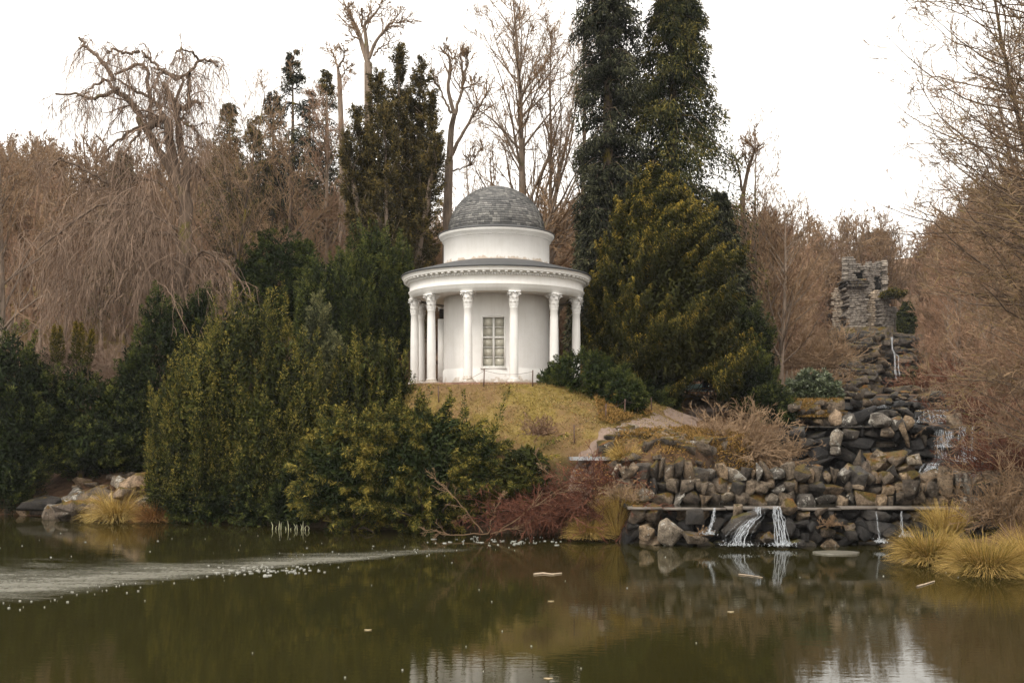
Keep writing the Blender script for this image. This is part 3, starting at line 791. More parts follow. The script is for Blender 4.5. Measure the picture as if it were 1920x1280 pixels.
# row of dry upright boulders behind it
mid = stone_wall('boulder_wall', 'dry wall of brown rounded boulders in three courses above the lowest cascade', [W(1150, 0, 43.4), W(1300, 0, 43.0), (10, 43.2), (14.5, 43.3), (18, 43.2), (22.6, 42.6)],
           lambda s: 1.40, lambda s: np.interp(s, [0, .06, .3, .5, .75, 1], [3.0, 2.98, 2.92, 2.75, 2.75, 2.6]), 0.46, 0.46, [ROCK, ROCKP, ROCKM, DARKR], 0.42, lean=0.35, jig=0.10, rag=0.5, core=DARKR, weights=[5, 2, 2.2, 1.6])
# boulders on the bank above: between path and wall
def field(name, label, cat, n, fn, mats, size, group=None, weights=None, kind='boulder'):
    """boulders each lying on the ground, one heap"""
    P = [fn(i) for i in range(n)]; c = np.mean(P, 0); b0 = np.array([c[0], c[1], c[2]])
    root = empty(name, b0, label, cat)
    for q in P:
        s = size * random.uniform(.6, 1.5); mt = random.choices(mats, weights)[0]
        stone('stone', random.choice(rocks(mt, random.choice([kind, 'block']))), root, b0, q + np.array([0, 0, s * .12]), (s * random.uniform(.8, 1.3), s * random.uniform(.7, 1.1), s * random.uniform(.5, .85)))
    return root
def on(x, y, dz=0.0): return np.array([x, y, G(x, y) + dz])
field('rock_bank', 'mossy brown boulders heaped on the bank between gravel path and dry wall', 'rocks', 110, lambda i: on(random.uniform(4.2, 13.2), random.uniform(43.9, 47.5)), [ROCKM, ROCK, ROCKP], 0.34, weights=[5, 3, 1])
field('rock_edging', 'grey boulders edging the path at the foot of the lawn', 'rocks', 16, lambda i: on(*np.array(W(1085 + 13 * i, 0, 45.7 + i * 0.06))), [ROCK, ROCKP, ROCKM], 0.30)
# second cascade
def zt(s): return 4.52
stone_wall('cascade_wall', 'tall black wet cascade wall behind the dry boulder wall, with two white waterfalls', [W(1470, 0, 51.0), W(1600, 0, 51.4), W(1750, 0, 51.4), W(1900, 0, 50.6), W(1990, 0, 50.0)], 2.0, zt, 0.75, 0.5, [WETR, DARKR], 0.5, lean=0.25, jig=0.2, weights=[10, 1], core=WETR)
cop2 = empty('coping', (20, 51.8, 4.6), 'thin dark stone lip along the top of the tall black cascade wall', 'coping')
x = 13.3
while x < 24.5:
    l = random.uniform(0.9, 1.8); mb = MB().box((x + l / 2, 51.55, 4.60), (l - 0.03, 0.8, 0.07), rz=random.gauss(0, .02)); V, F = mb.get(); part('slab', V, F, DARKR, cop2); x += l
stone_wall('cascade_wall', 'third black wet cascade wall, lower, set back behind the pale lichen boulders', [W(1570, 0, 57.3), W(1700, 0, 57.3), W(1880, 0, 57.0)], 4.6, 5.42, 0.7, 0.4, [WETR, DARKR], 0.4, lean=0.1, weights=[6, 2])
stone_wall('cascade_wall', 'fourth narrow stone cascade step below the wooded cliff', [W(1585, 0, 65), W(1840, 0, 65)], 5.5, 6.15, 0.7, 0.32, [DARKR, WETR, ROCKM], 0.4, lean=0.1)
stone_wall('cascade_wall', 'fifth and farthest stone cascade step, brown and broken', [W(1600, 0, 80), W(1780, 0, 80)], 6.5, 7.3, 0.9, 0.4, [CLIFFM, DARKR, ROCKM], 0.5, lean=0.2, rag=0.8)
# single striking stones
def boulder(label, px, py, Y, size, mat, rot=(0, 0, 0), kind='big', name='boulder', k=None):
    """(px, py): the middle of the stone"""
    c = PX(px, py, Y); me = random.choice(rocks(mat, kind)) if k is None else rocks(mat, kind)[k]
    o = obj(name, me, None, c, label=label, cat='boulder'); o.scale = size; o.rotation_euler = rot; return o
boulder('large pale lichen covered boulder in the middle of the second cascade lip', 1650, 790, 51.1, (0.62, 0.5, 0.45), ROCKP, (0, .1, .4))
boulder('white lichen boulder to the right of the large pale one on the cascade lip', 1683, 795, 51.2, (0.50, 0.45, 0.42), ROCKP, (.2, 0, 1.4))
boulder('long stone slab leaning down the black wall under the pale boulders', 1697, 815, 50.8, (0.22, 0.22, 0.72), ROCK, (0.1, -.45, .3))
boulder('dark grey round boulder at the right end of the pale boulder group', 1703, 793, 51.3, (0.34, 0.33, 0.40), ROCK)
boulder('brown boulder under the pale lichen boulders on the black wall', 1662, 812, 50.9, (0.62, 0.4, 0.32), ROCK, (0, 0, 1))
boulder('small tan block sitting on the cascade lip right of the boulders', 1722, 801, 51.3, (0.20, 0.2, 0.12), ROCKT)
boulder('white spotted boulder on the left of the cascade lip', 1590, 789, 51.6, (0.45, 0.4, 0.38), ROCKP, (0, .3, 2))
boulder('brown weathered block left of the white spotted boulder', 1568, 784, 51.8, (0.36, 0.4, 0.48), ROCKT, (0, 0, .4))
boulder('upright white streaked stone set in the black wall below the lip', 1568, 822, 50.7, (0.34, 0.3, 0.52), ROCKP, (0, .2, .2))
boulder('small white spotted stone low on the black wall', 1566, 845, 50.5, (0.26, 0.24, 0.24), ROCKP)
boulder('rounded brown boulder on the lip between the two waterfalls', 1790, 792, 51.3, (0.62, 0.5, 0.50), ROCK, (0, 0, .5))
boulder('dark brown boulder between the two white waterfalls', 1785, 840, 50.6, (0.42, 0.4, 0.5), DARKR)
boulder('wet boulder at the foot of the left waterfall', 1775, 868, 49.4, (0.6, 0.5, 0.28), WETR)
boulder('tall pointed brown stone standing behind the dry wall', 1605, 870, 44.6, (0.26, 0.26, 0.66), ROCKM, (0.03, -.04, .3), 'boulder')
boulder('leaning flat brown stone left of the tall pointed stone', 1594, 888, 44.2, (0.36, 0.3, 0.42), ROCK, (0, .35, .3), 'boulder')
boulder('squared upright brown stone right of the tall pointed stone', 1627, 882, 44.0, (0.24, 0.26, 0.46), ROCKT, (0, .05, .1), 'block')
boulder('tall dark upright stone near the right end of the dry wall', 1772, 902, 43.0, (0.30, 0.3, 0.66), ROCK, (0, .06, .2), 'block')
boulder('slanting white marked stone slab in the dry wall right part', 1815, 912, 42.9, (0.24, 0.24, 0.64), ROCKP, (0, -.28, .2), 'block')
boulder('broad dark heart shaped stone in the dry wall', 1708, 918, 42.75, (0.50, 0.35, 0.45), ROCK, (.1, .2, .2))
boulder('round dark stone right of the heart shaped stone', 1745, 917, 42.7, (0.42, 0.35, 0.46), ROCK, (.1, .8, 1.2))
boulder('big pale grey angular boulder at the water by the tussocks', 1258, 995, 41.0, (0.56, 0.5, 0.62), ROCKP, (.15, .65, .4))
boulder('moss capped boulder on the shore behind the pale angular one', 1225, 960, 41.6, (0.42, 0.4, 0.40), ROCKM)
boulder('mossy boulder with yellow patches at the left end of the lowest wall', 1192, 962, 41.7, (0.44, 0.4, 0.42), ROCKM, (0, 0, 2))
boulder('broken grey boulder just left of the pale angular one', 1212, 998, 41.2, (0.36, 0.35, 0.36), ROCK, (.3, 0, 1))
boulder('low flat dark rock lying at the water line by the shore', 1300, 1008, 40.8, (0.62, 0.5, 0.24), ROCK, (0, .12, .1))
boulder('sloping wet rock that splits the lower waterfall', 1395, 985, 40.75, (0.86, 0.55, 0.46), DARKR, (.1, -.3, .2))
boulder('round mossy brown stone breaking the lowest coping', 1479, 950, 41.0, (0.34, 0.35, 0.36), ROCKM)
boulder('moss covered rock at the water between the two lower falls', 1440, 1008, 40.6, (0.34, 0.3, 0.26), ROCKM, (0, 0, 1))
boulder('dark wet rock beside the long lower waterfall', 1475, 990, 40.8, (0.40, 0.35, 0.42), WETR, (0, .2, 1))
boulder('flat wet rock at the water right of the long fall', 1495, 1018, 40.4, (0.44, 0.35, 0.18), DARKR)
boulder('dark blue grey block in the lowest wall under the coping', 1300, 968, 41.1, (0.52, 0.4, 0.34), WETR, (0, 0, .2), 'block')
boulder('tan stone set into the coping of the lowest wall', 1547, 962, 41.0, (0.36, 0.3, 0.24), ROCKT, (0, 0, .1), 'block')
boulder('grey rock standing in the water near the right end of the wall', 1670, 1002, 40.9, (0.42, 0.4, 0.34), DARKR, (0, .1, 1))
boulder('dark block in the lowest wall left of the coping water', 1385, 962, 41.0, (0.26, 0.3, 0.38), ROCK, (0, .1, .1), 'block')
# mossy bank under the rhododendron
field('rock_bank', 'orange mossed rocks under the rhododendron beside the cascade', 'rocks', 60, lambda i: PX(random.uniform(1490, 1570), random.uniform(757, 793), 54 + random.uniform(0, 4)), [ROCKM], 0.32)
field('rock_bank', 'rubble and flat stones in the basin behind the dry wall', 'rocks', 60, lambda i: on(random.uniform(14, 22), random.uniform(43.9, 50.4), .12), [ROCK, DARKR, ROCKP, ROCKM], 0.38, weights=[3, 4, 1, 2])
field('rock_heap', 'heap of lichen spotted boulders in the middle before the black wall', 'rocks', 18, lambda i: PX(random.gauss(1668, 20), random.uniform(858, 886), 46.5 + random.uniform(-.8, .8)), [ROCK, ROCKP, ROCKM], 0.5)
field('rock_heap', 'mossy stones under the green park bench', 'rocks', 14, lambda i: PX(random.uniform(1290, 1350), random.uniform(744, 765), 66), [ROCKM], 0.42)
field('rock_bank', 'stones and ledges along the third cascade lip', 'rocks', 46, lambda i: PX(random.uniform(1570, 1870), random.choice([741, 747, 757]) + random.gauss(0, 3), random.choice([64, 66, 70])), [ROCKM, DARKR, CLIFFM], 0.30)
# left shore: tan boulders sloping into the lake
bl = empty('rock_bank', (-19, 54, 0), 'tan mossy boulders sloping into the lake at the left shore', 'rocks')
for i in range(75):
    px = random.uniform(60, 330); s_ = random.random(); py = 962 - s_ * np.interp(px, [40, 130, 240, 330], [25, 62, 82, 60]); Y = 51.6 + 4.5 * s_ + (px < 120) * 1.0
    sz = random.choice([.35, .45, .6, .8]) * (1.15 - .35 * s_)
    stone('stone', random.choice(rocks(random.choice([ROCKT, ROCKT, ROCKM, ROCKP]), random.choice(['boulder', 'block']))), bl, np.array([-19, 54, 0]), PX(px, py, Y) - [0, 0, .15], (sz * 1.35, sz * .9, sz * .55), (random.gauss(0, .2), random.gauss(0, .25) - .15, random.uniform(0, 6)))
boulder('big smooth grey brown boulder by the left shore yew', 262, 903, 53.0, (1.05, .8, .52), ROCKT, (.1, -.2, .2))
boulder('long slanting grey rock on the left shore with a pale streak', 150, 952, 51.6, (1.25, .8, .45), ROCKT, (0, -.25, .3))
boulder('dark sloping rock at the left end of the shore', 75, 946, 53.2, (1.2, .8, .42), DARKR, (0, -.15, .1))
boulder('light tan rock directly above the left shore grass clump', 235, 925, 51.8, (.8, .6, .40), ROCKT, (0, .1, 1))
mb = MB().box(PX(185, 880, 57.5), (5.6, .6, .34), rz=.05); V, F = mb.get(); c_ = PX(185, 880, 57.5)
obj('stone_ledge', make_mesh('stone_ledge', V - c_, F, COPM), None, c_, label='low straight mossy stone ledge above the left shore boulders', cat='ledge')

# ---------------------------------------------------------------- falling water
m, t, b = new_mat('falling_water'); p = pos(t); mp = N(t, 'Mapping'); mp.inputs['Scale'].default_value = (7, 7, 0.9); t.links.new(p, mp.inputs[0])
at = N(t, 'Attribute', attribute_name='tint')
t.links.new(ramp(t, math_(t, 'ADD', noise(t, mp.outputs[0], 2, 6, .7), math_(t, 'MULTIPLY', at.outputs['Fac'], .25)), [(0.48, (0, 0, 0)), (0.75, (.8, .8, .8))]), b.inputs['Alpha'])
b.inputs['Base Color'].default_value = (.58, .62, .66, 1); b.inputs['Roughness'].default_value = .35
FALL = m
def fall(label, top, wpx, pts, Y):
    """strands of water: top centre px, width, pts [(dx, py, dy toward the viewer)]"""
    b0 = PX(top, pts[0][1], Y); r = empty('waterfall', b0, label, 'waterfall'); r['kind'] = 'structure'
    mb = MB(); k_ = max(4, int(wpx * 1.8))
    for i in range(k_):
        o = random.gauss(0, .30) * wpx; P = []
        for j, (dx, py, dy) in enumerate(pts):
            P.append(PX(top + o * (1 + .25 * j) + dx + random.gauss(0, .6), py, Y - dy - random.uniform(0, .12)))
        P = np.array(P); s = np.linspace(0, len(P) - 1, 14); P = np.stack([np.interp(s, range(len(P)), P[:, q]) for q in range(3)], 1)
        P[:, 0] += .022 * rnd(14)
        V, F, T = tubes(P[None], np.full((1, 14), random.choice([.004, .006, .008, .012])) * np.linspace(.8, 1.3, 14)[None], 4, random.random()); mb.add(V, F, T)
    V, F = mb.get(); part('strands', V, F, FALL, r, True, mb.tint(), kind='stuff')
    n = 160; c = PX(top + pts[-1][0], pts[-1][1], Y - pts[-1][2]); Pp = c + np.stack([rnd(n) * (wpx * .016 + .1), rnd(n) * .16 - .12, np.abs(rnd(n)) * .06], 1)
    V, F, T = leaves(Pp, rnd(n, 3) + [0, 0, .6], .06, .035, .9); part('foam', V, F, FALL, r, False, T, kind='stuff'); return r
fall('left white waterfall on the tall black wall', 1762, 16, [(0, 798, .1), (0, 812, .35), (4, 845, .5), (6, 862, .8), (-4, 872, 1.6), (-18, 888, 2.6)], 51.2)
fall('short broken waterfall between the two long ones on the black wall', 1783, 10, [(0, 803, .1), (-3, 825, .5), (-10, 838, .7)], 51.1)
fall('right white waterfall on the tall black wall', 1806, 12, [(0, 799, .1), (-1, 815, .35), (2, 850, .5), (0, 866, .9)], 51.0)
fall('thin far right waterfall on the black wall', 1825, 7, [(0, 799, .1), (-2, 830, .4), (-6, 860, .8)], 51.0)
fall('low waterfall spilling over stones below the left black wall falls', 1750, 22, [(0, 868, 0), (-4, 880, .6), (-6, 893, 1.2)], 49)
fall('long lower waterfall dropping into the lake', 1456, 12, [(0, 949, .0), (1, 962, .25), (4, 978, .4), (8, 1000, .6), (10, 1022, .75)], 41.05)
fall('lower waterfall breaking over the sloping wet rock', 1420, 16, [(0, 950, .1), (-3, 968, .4), (-20, 984, .9), (-34, 1004, 1.2), (-38, 1022, 1.3)], 41.1)
fall('thin trickle beside the long lower waterfall', 1470, 3, [(0, 975, .3), (1, 1000, .5), (2, 1020, .6)], 41.0)
fall('faint trickle down the lowest wall left of the falls', 1340, 4, [(0, 952, 0), (-4, 975, .4), (-12, 1000, .6)], 41.1)
fall('two thin trickles near the right end of the lowest wall', 1690, 2.5, [(0, 958, 0), (0, 985, .3), (6, 1005, .5)], 41.1)
fall('pale trickle right of the middle of the lowest wall', 1643, 2, [(0, 958, 0), (2, 985, .3), (6, 1015, .5)], 41.1)
fall('spray of thin water over the third cascade wall', 1750, 40, [(0, 768, 0), (6, 780, .3), (12, 792, .5)], 57.2)
fall('small white fall high on the fourth cascade step', 1650, 12, [(0, 757, 0), (0, 765, .3)], 64.8)
def ribbon_falls(label, pts, Y, wd):
    b0 = PX(*pts[0], Y); r = empty('waterfall', b0, label, 'waterfall'); r['kind'] = 'structure'; mb = MB()
    for i in range(4):
        P = np.array([PX(a + random.gauss(0, wd), c, Y - .12 * j) for j, (a, c) in enumerate(pts)]); V, F, T = tubes(P[None], np.full((1, len(P)), .07), 4, .6); mb.add(V, F, T)
    V, F = mb.get(); part('strands', V, F, FALL, r, True, mb.tint(), kind='stuff')
ribbon_falls('far thin waterfall threading down the cliff below the ruin', [(1672, 632), (1673, 655), (1677, 662), (1679, 695), (1681, 712)], 149, .8)
ribbon_falls('second far thread of water beside the first on the cliff', [(1680, 664), (1685, 668), (1685, 690), (1687, 705)], 149, .6)
# water lying in the basins
POOL, t, b = new_mat('basin_water'); b.inputs['Base Color'].default_value = (.02, .018, .012, 1); b.inputs['Roughness'].default_value = .05; bump(t, b, noise(t, pos(t), 6, 3), .2, .03)
for (z, y0, y1) in ((1.48, 41.5, 43.3), (4.625, 51.2, 57.5), (5.52, 57.4, 65.2), (6.22, 65.3, 72)):
    V = []
    for y in (y0, (y0 + y1) / 2, y1): V += [[xc(y) - hw(y) - .3, y, z], [xc(y) + hw(y) + .3, y, z]]
    obj('basin_water', make_mesh('basin_water', V, [[0, 1, 3, 2], [2, 3, 5, 4]], POOL), kind='structure')

# ---------------------------------------------------------------- ruined aqueduct tower and its cliff
ruin = empty('ruined_tower', PX(1620, 625, 160), 'roofless grey stone tower ruin with ragged top and arched openings on the wooded cliff', 'ruin')
BLK = [make_mesh('block', *(lambda mb: mb.get())(MB().box((0, 0, 0), (1, 1, 1), taper=.97)), RUINM)]
mpp = 160 / FPX
def masonry(name, x0, x1, Yl, Yr, top, bot, openings=(), thick=2.0, course=.34, mat=RUINM):
    """courses of blocks between pixel columns x0..x1; top: [(px, py)]"""
    root = ruin; A = np.array([*PX(x0, 0, Yl)[:2]]); B = np.array([*PX(x1, 0, Yr)[:2]]); L = np.hypot(*(B - A)); u = (B - A) / L; nrm = np.array([u[1], -u[0]]); ang = math.atan2(u[1], u[0])
    zf = lambda py: CZ + (HY - py) * mpp
    mb = MB(); z = zf(bot); r_ = 0
    tp = lambda l: zf(np.interp(x0 + (x1 - x0) * l / L, [q[0] for q in top], [q[1] for q in top]))
    while z < max(zf(q[1]) for q in top):
        ch = course * random.uniform(.75, 1.25); l = -random.uniform(0, .5)
        while l < L:
            bw = random.uniform(.35, .95); c = l + bw / 2; px = x0 + (x1 - x0) * c / L; py = HY - (z + ch / 2 - CZ) / mpp
            if 0 <= c <= L and z + ch * .5 < tp(c) + random.uniform(-.25, .25):
                hx = bw * .32 / mpp; hole = any(((px - ox) / (rx + hx)) ** 2 + ((py - oy) / ry) ** 2 < 1 if k == 'o' else (abs(px - ox) < rx + hx and oy - ry < py < oy + ry * 1.2) for (k, ox, oy, rx, ry) in openings)
                if not hole:
                    q = A + u * c - nrm * (thick / 2) + nrm * random.gauss(0, .045); mb.box((q[0], q[1], z + ch / 2), (bw * .985, thick, ch * .96), rz=ang + random.gauss(0, .012))
            l += bw
        z += ch; r_ += 1
    V, F = mb.get(); part(name, V, F, mat, root, kind='stuff')
masonry('masonry', 1590, 1629, 160, 160, [(1590, 479), (1596, 480), (1604, 487), (1611, 490), (1613, 502), (1618, 501), (1629, 494)], 545, [('o', 1614, 516, 8.5, 7.5)], .9)
masonry('masonry', 1628, 1653, 160, 162.5, [(1628, 493), (1638, 490), (1646, 489), (1649, 484), (1653, 487)], 560, [('s', 1645, 526, 3.2, 13)], .9)
masonry('masonry', 1590, 1593, 160, 166, [(1590, 480), (1593, 488)], 545, (), .9)
masonry('masonry', 1650, 1653, 168, 162.5, [(1650, 500), (1653, 487)], 560, (), .9)
masonry('rear_wall', 1593, 1650, 167, 167, [(1593, 507), (1615, 511), (1650, 509)], 560, (), .9, .42, CLIFFM)  # darker cliff stone puts the tower's inner shade into the colour
for (px_, py_, Yd, sx_, sz_) in ((1614, 516, 161.4, 1.9, 1.6), (1645, 527, 162.6, .9, 2.6)):  # dark blocks added behind the openings to stand for vault shade
    mb = MB().box(PX(px_, py_, Yd), (sx_, .6, sz_)); V, F = mb.get(); part('vault_shade', V, F, DARKM, ruin)
masonry('masonry', 1588, 1628, 157.5, 157.2, [(1588, 541), (1628, 541)], 622, (), 4)
masonry('ledge', 1588, 1630, 156.6, 156.4, [(1588, 530), (1630, 529)], 544, (), 5, .5, CLIFFM)
masonry('masonry', 1628, 1655, 159.8, 160, [(1628, 548), (1655, 546)], 628, (), 3)
masonry('masonry', 1654, 1682, 158.8, 160.5, [(1654, 552), (1672, 553), (1674, 562), (1682, 572)], 628, [('s', 1676, 566, 3, 5)], 3)
masonry('masonry', 1561, 1590, 163, 160.5, [(1561, 539), (1575, 532), (1590, 524)], 616, (), 2.5)
cliff = empty('rock_cliff', PX(1620, 735, 150), 'dark layered rock cliff carrying the ruined tower', 'cliff')
cb = np.array(cliff.location[:])
def cliff_rocks(xa, xb, ya, yb, Y, n, mats, sx=1.3, front=5):
    for i in range(n):
        px = random.uniform(xa, xb); py = random.uniform(ya, yb); s = random.uniform(.6, 1.3)
        fy = Y + front * (1 - (py - ya) / (yb - ya)) + random.gauss(0, .6) + .002 * (px - (xa + xb) / 2) ** 2
        stone('stone', random.choice(rocks(random.choice(mats), 'block')), cliff, cb, PX(px, py, fy), (sx * s, 1.5, .55 * s), (random.gauss(0, .08), random.gauss(0, .06), random.gauss(0, .3)))
cliff_rocks(1572, 1650, 622, 738, 150, 150, [CLIFFM, CLIFFM, DARKR], 1.4)
cliff_rocks(1650, 1668, 640, 738, 154, 20, [WETR])
cliff_rocks(1665, 1730, 630, 738, 151, 95, [CLIFFM, DARKR, WETR], 1.2)
mb = MB().box(PX(1612, 690, 158), (8, 6, 12)); mb.box(PX(1695, 690, 160), (7, 6, 10)); V, F = mb.get(); part('core', V, F, CLIFFM, cliff)

# ---------------------------------------------------------------- bare trees
def bare_tree_mesh(h, seed, spread=1.0, n1=26, per=(7, 6, 5), trunk_r=None, up=0.08, twig_r=0.012, crown_from=0.3, ang=(.45, .9), wig=.12, lean=(0, 0), lr1=(.28, .5), fork=0, L4=True, twig_scale=1.0):
    """trunk and limb tubes, twig tubes; local coordinates, base at the origin"""
    global rng
    keep = rng; rng = np.random.default_rng(seed)
    tr = trunk_r or h * .018
    P = walk(np.zeros((1, 3)), np.array([[lean[0], lean[1], 1.0]]), np.array([h]), 14, .035, .05)
    P[0, 0, 2] = -.4
    rad = (tr * np.linspace(1, .12, 14) ** .9)[None]; rad[0, 0] *= 1.35
    tk = MB(); tw = MB()
    V, F, T = tubes(P, rad, 9, .2); tk.add(V, F, T)
    if fork:
        C, rc = sprout(P, rad, fork, .22, .55, (.25, .5), (.55, .75), 10, .06, .08, .7, .2); V, F, T = tubes(C, rc, 7, .25); tk.add(V, F, T)
        C2, rc2 = sprout(C, rc, max(6, n1 // (fork + 1)), .2, 1, ang, (.35, .55), 7, wig, up, .55, .2)
        B1, R1 = C2, rc2
    A, RA = sprout(P, rad, n1, crown_from, .98, ang, lr1, 7, wig, up, .5, .22)
    if fork: A = np.concatenate([A, B1]); RA = np.concatenate([RA, R1])
    V, F, T = tubes(A, RA, 5, .35); tk.add(V, F, T)
    B, RB = sprout(A, RA, per[0], .2, 1, (.4, .9), (.4, .7), 6, wig * 1.3, up, .6, .3); RB = np.maximum(RB, twig_r)
    V, F, T = tubes(B, RB, 3, .45); tw.add(V, F, T)
    C, RC = sprout(B, RB, per[1], .15, 1, (.4, .9), (.4, .75), 5, wig * 1.5, up * .8, .6, .4); RC = np.maximum(RC, twig_r * .8)
    tw.add(*ribbons(C, RC, .55 + .3 * rng.random(len(C))))
    if L4:
        D, RD = sprout(C, RC, per[2], .15, 1, (.4, .9), (.45, .9), 2, wig * 1.5, up * .6, .6, .5); RD = np.maximum(RD, twig_r * .55)
        tw.add(*spikes(D, RD, .6 + .4 * rng.random(len(D))))
    rng = keep
    return tk, tw
def tree_thing(name, label, cat, base, tk, tw, tmat, wmat, group=None, rz=0, sc=1.0):
    r = empty(name, base, label, cat, group, rz)
    V, F = tk.get(); obj('trunk', make_mesh('trunk', V, F, tmat, True, tk.tint()), r)
    V, F = tw.get(); obj('crown', make_mesh('crown', V, F, wmat, False, tw.tint()), r, kind='stuff')
    r.scale = (sc,) * 3
    return r
def place(px, Y, dz=0.0):
    x = (px - 960) / FPX * Y; return np.array([x, Y, G(x, Y) + dz])
def top_h(px, py, Y): return float(PX(px, py, Y)[2] - place(px, Y)[2])

# far wood: bare crowns seen as one brown mass, standing on the hills
far_src = []
for i, (h, u) in enumerate([(13, .08), (15, .1), (12, .05), (16, .12)]):
    tk, tw = bare_tree_mesh(h, 300 + i, n1=24, per=(6, 5, 3), twig_r=.03, up=u, crown_from=.15, lr1=(.25, .5))
    mb = MB(); V, F = tk.get(); [mb.add(V, f, .3) if k == 0 else mb.F.setdefault(f.shape[1], []).append(f) for k, f in enumerate(F)]
    n0 = mb.n; V2, F2 = tw.get(); mb.add(V2, F2[0], tw.tint()); [mb.F.setdefault(f.shape[1], []).append(f + n0) for f in F2[1:]]
    V, F = mb.get(); far_src.append(make_mesh('bare_crown', V, F, [TWIGR, TWIG, TWIGR, TWIG][i], False, mb.tint()))
def scatter_stuff(name, pts, srcs, smin, smax, **kw):
    """tree shapes stood on the points: one object, geometry nodes"""
    V = np.array(pts); c = V.mean(0)
    me = make_mesh(name, V - c, [[0, 0, 0]][:0] or np.zeros((0, 3), int)) if False else bpy.data.meshes.new(name)
    me.from_pydata([tuple(v) for v in (V - c)], [], [])
    for s_ in srcs:
        if s_.materials[0].name not in [q.name for q in me.materials]: me.materials.append(s_.materials[0])
    o = obj(name, me, None, c, kind='stuff', **kw)
    ng = bpy.data.node_groups.new(name, 'GeometryNodeTree')
    ng.interface.new_socket('Geometry', in_out='INPUT', socket_type='NodeSocketGeometry'); ng.interface.new_socket('Geometry', in_out='OUTPUT', socket_type='NodeSocketGeometry')
    gi, go = ng.nodes.new('NodeGroupInput'), ng.nodes.new('NodeGroupOutput')
    g2i = ng.nodes.new('GeometryNodeGeometryToInstance')
    for s_ in reversed(srcs):
        so = bpy.data.objects.new(s_.name + '_source', s_); oi = ng.nodes.new('GeometryNodeObjectInfo'); oi.inputs[0].default_value = so; ng.links.new(oi.outputs['Geometry'], g2i.inputs[0])
    iop = ng.nodes.new('GeometryNodeInstanceOnPoints'); iop.inputs['Pick Instance'].default_value = True
    ri = ng.nodes.new('FunctionNodeRandomValue'); ri.data_type = 'INT'; ri.inputs[4].default_value = 0; ri.inputs[5].default_value = len(srcs) - 1
    rv = ng.nodes.new('FunctionNodeRandomValue'); rv.data_type = 'FLOAT_VECTOR'; rv.inputs[0].default_value = (-.06, -.06, 0); rv.inputs[1].default_value = (.06, .06, 6.283)
    rs = ng.nodes.new('FunctionNodeRandomValue'); rs.data_type = 'FLOAT'; rs.inputs[2].default_value = smin; rs.inputs[3].default_value = smax
    ng.links.new(gi.outputs[0], iop.inputs['Points']); ng.links.new(g2i.outputs[0], iop.inputs['Instance']); ng.links.new(ri.outputs[2], iop.inputs['Instance Index'])
    ng.links.new(rv.outputs[0], iop.inputs['Rotation']); ng.links.new(rs.outputs[1], iop.inputs['Scale']); ng.links.new(iop.outputs[0], go.inputs[0])
    md = o.modifiers.new('trees', 'NODES'); md.node_group = ng
    return o
pts = []
for _ in range(16000):
    if len(pts) >= 2300: break
    Y = random.choice([random.uniform(95, 200), random.uniform(165, 215), random.uniform(150, 330), random.uniform(250, 520)]); px = random.uniform(-150, 2050); x = (px - 960) / FPX * Y
    if abs(x - float(xc(Y))) < 7 and Y < 175: continue
    if (1520 if Y > 120 else 1490) < px < (1735 if Y > 120 else 1770) and Y < 169: continue
    z = G(x, Y) - .3; sky_ = np.interp(px, [-150, 0, 100, 300, 430, 640, 820, 860, 1080, 1400, 1500, 1620, 1750, 1850, 2050], [240, 250, 330, 330, 300, 270, 340, 425, 425, 380, 440, 447, 442, 340, 260])
    if HY - (z + 13.5 - CZ) / Y * FPX < sky_ + random.uniform(-8, 18): continue
    pts.append((x, Y, z))
scatter_stuff('hillside_wood', pts, far_src, .75, 1.25, label='leafless reddish brown wood covering the hills behind', cat='wood')

# nearer bare trees of the slope: copies of a few grown ones
protos = []
for i in range(4):
    tk, tw = bare_tree_mesh([14, 16, 13, 18][i], 400 + i, n1=28, per=(7, 6, 4), twig_r=.016, crown_from=.12, trunk_r=.2, up=.07, lr1=(.25, .5))
    protos.append((tk, tw))
GRP = 'leafless young trees on the near slopes'
made = []
spots = [(20, 88, 'at the far left edge behind the dark yew'), (75, 96, 'behind the left curtain of the weeping tree'), (120, 84, 'whose top shows left of the weeping crown'), (190, 98, 'behind the weeping tree, left of its stems'), (250, 90, 'directly behind the stems of the weeping tree'), (330, 92, 'seen between the weeping stems'),
    (385, 86, 'just right of the weeping tree'), (455, 90, 'between weeping tree and the left spruces'), (520, 84, 'before the left dark spruce'), (570, 92, 'before the right dark spruce'), (620, 86, 'under the shorter pruned tree'), (655, 94, 'left of the ragged olive conifer'), (715, 90, 'behind the ragged olive conifer'), (800, 96, 'between olive conifer and the old forked tree'),
    (1120, 92, 'behind the narrow dark spruce'), (1400, 88, 'right behind the broken bare trunk'), (1440, 80, 'at the right shoulder of the golden conifer'), (1475, 92, 'second back from the golden conifer shoulder'), (1452, 78, 'with low crown left of the ruin slope'), (1485, 100, 'higher on the slope left of the ruin'),
    (-40, 80, 'half outside the left edge'), (1835, 98, 'right of the far thin waterfall'), (1770, 84, 'on the right slope above the reddish shrub'), (1810, 92, 'on the right slope behind the right edge branches'), (1850, 76, 'low on the right slope by the cascade'), (1800, 130, 'just right of the dark ivy by the ruin'),
    (1890, 84, 'at the right edge of the slope'), (1940, 70, 'cut by the right edge above the cascade'), (1800, 70, 'above the right end of the third cascade'), (1860, 62, 'above the red shrub by the white waterfalls'), (1760, 132, 'small with distance right of the ruin'), (1500, 118, 'small with distance left of the ruin'), (420, 100, 'far behind the dark thin tree'), (870, 104, 'low and far left behind the dome'), (950, 108, 'low and far directly behind the dome'),
    (1060, 104, 'low and far right behind the dome'), (600, 104, 'far behind between the spruces and the olive conifer'), (150, 112, 'far up the left hill'), (40, 110, 'far up the hill at the left edge')]
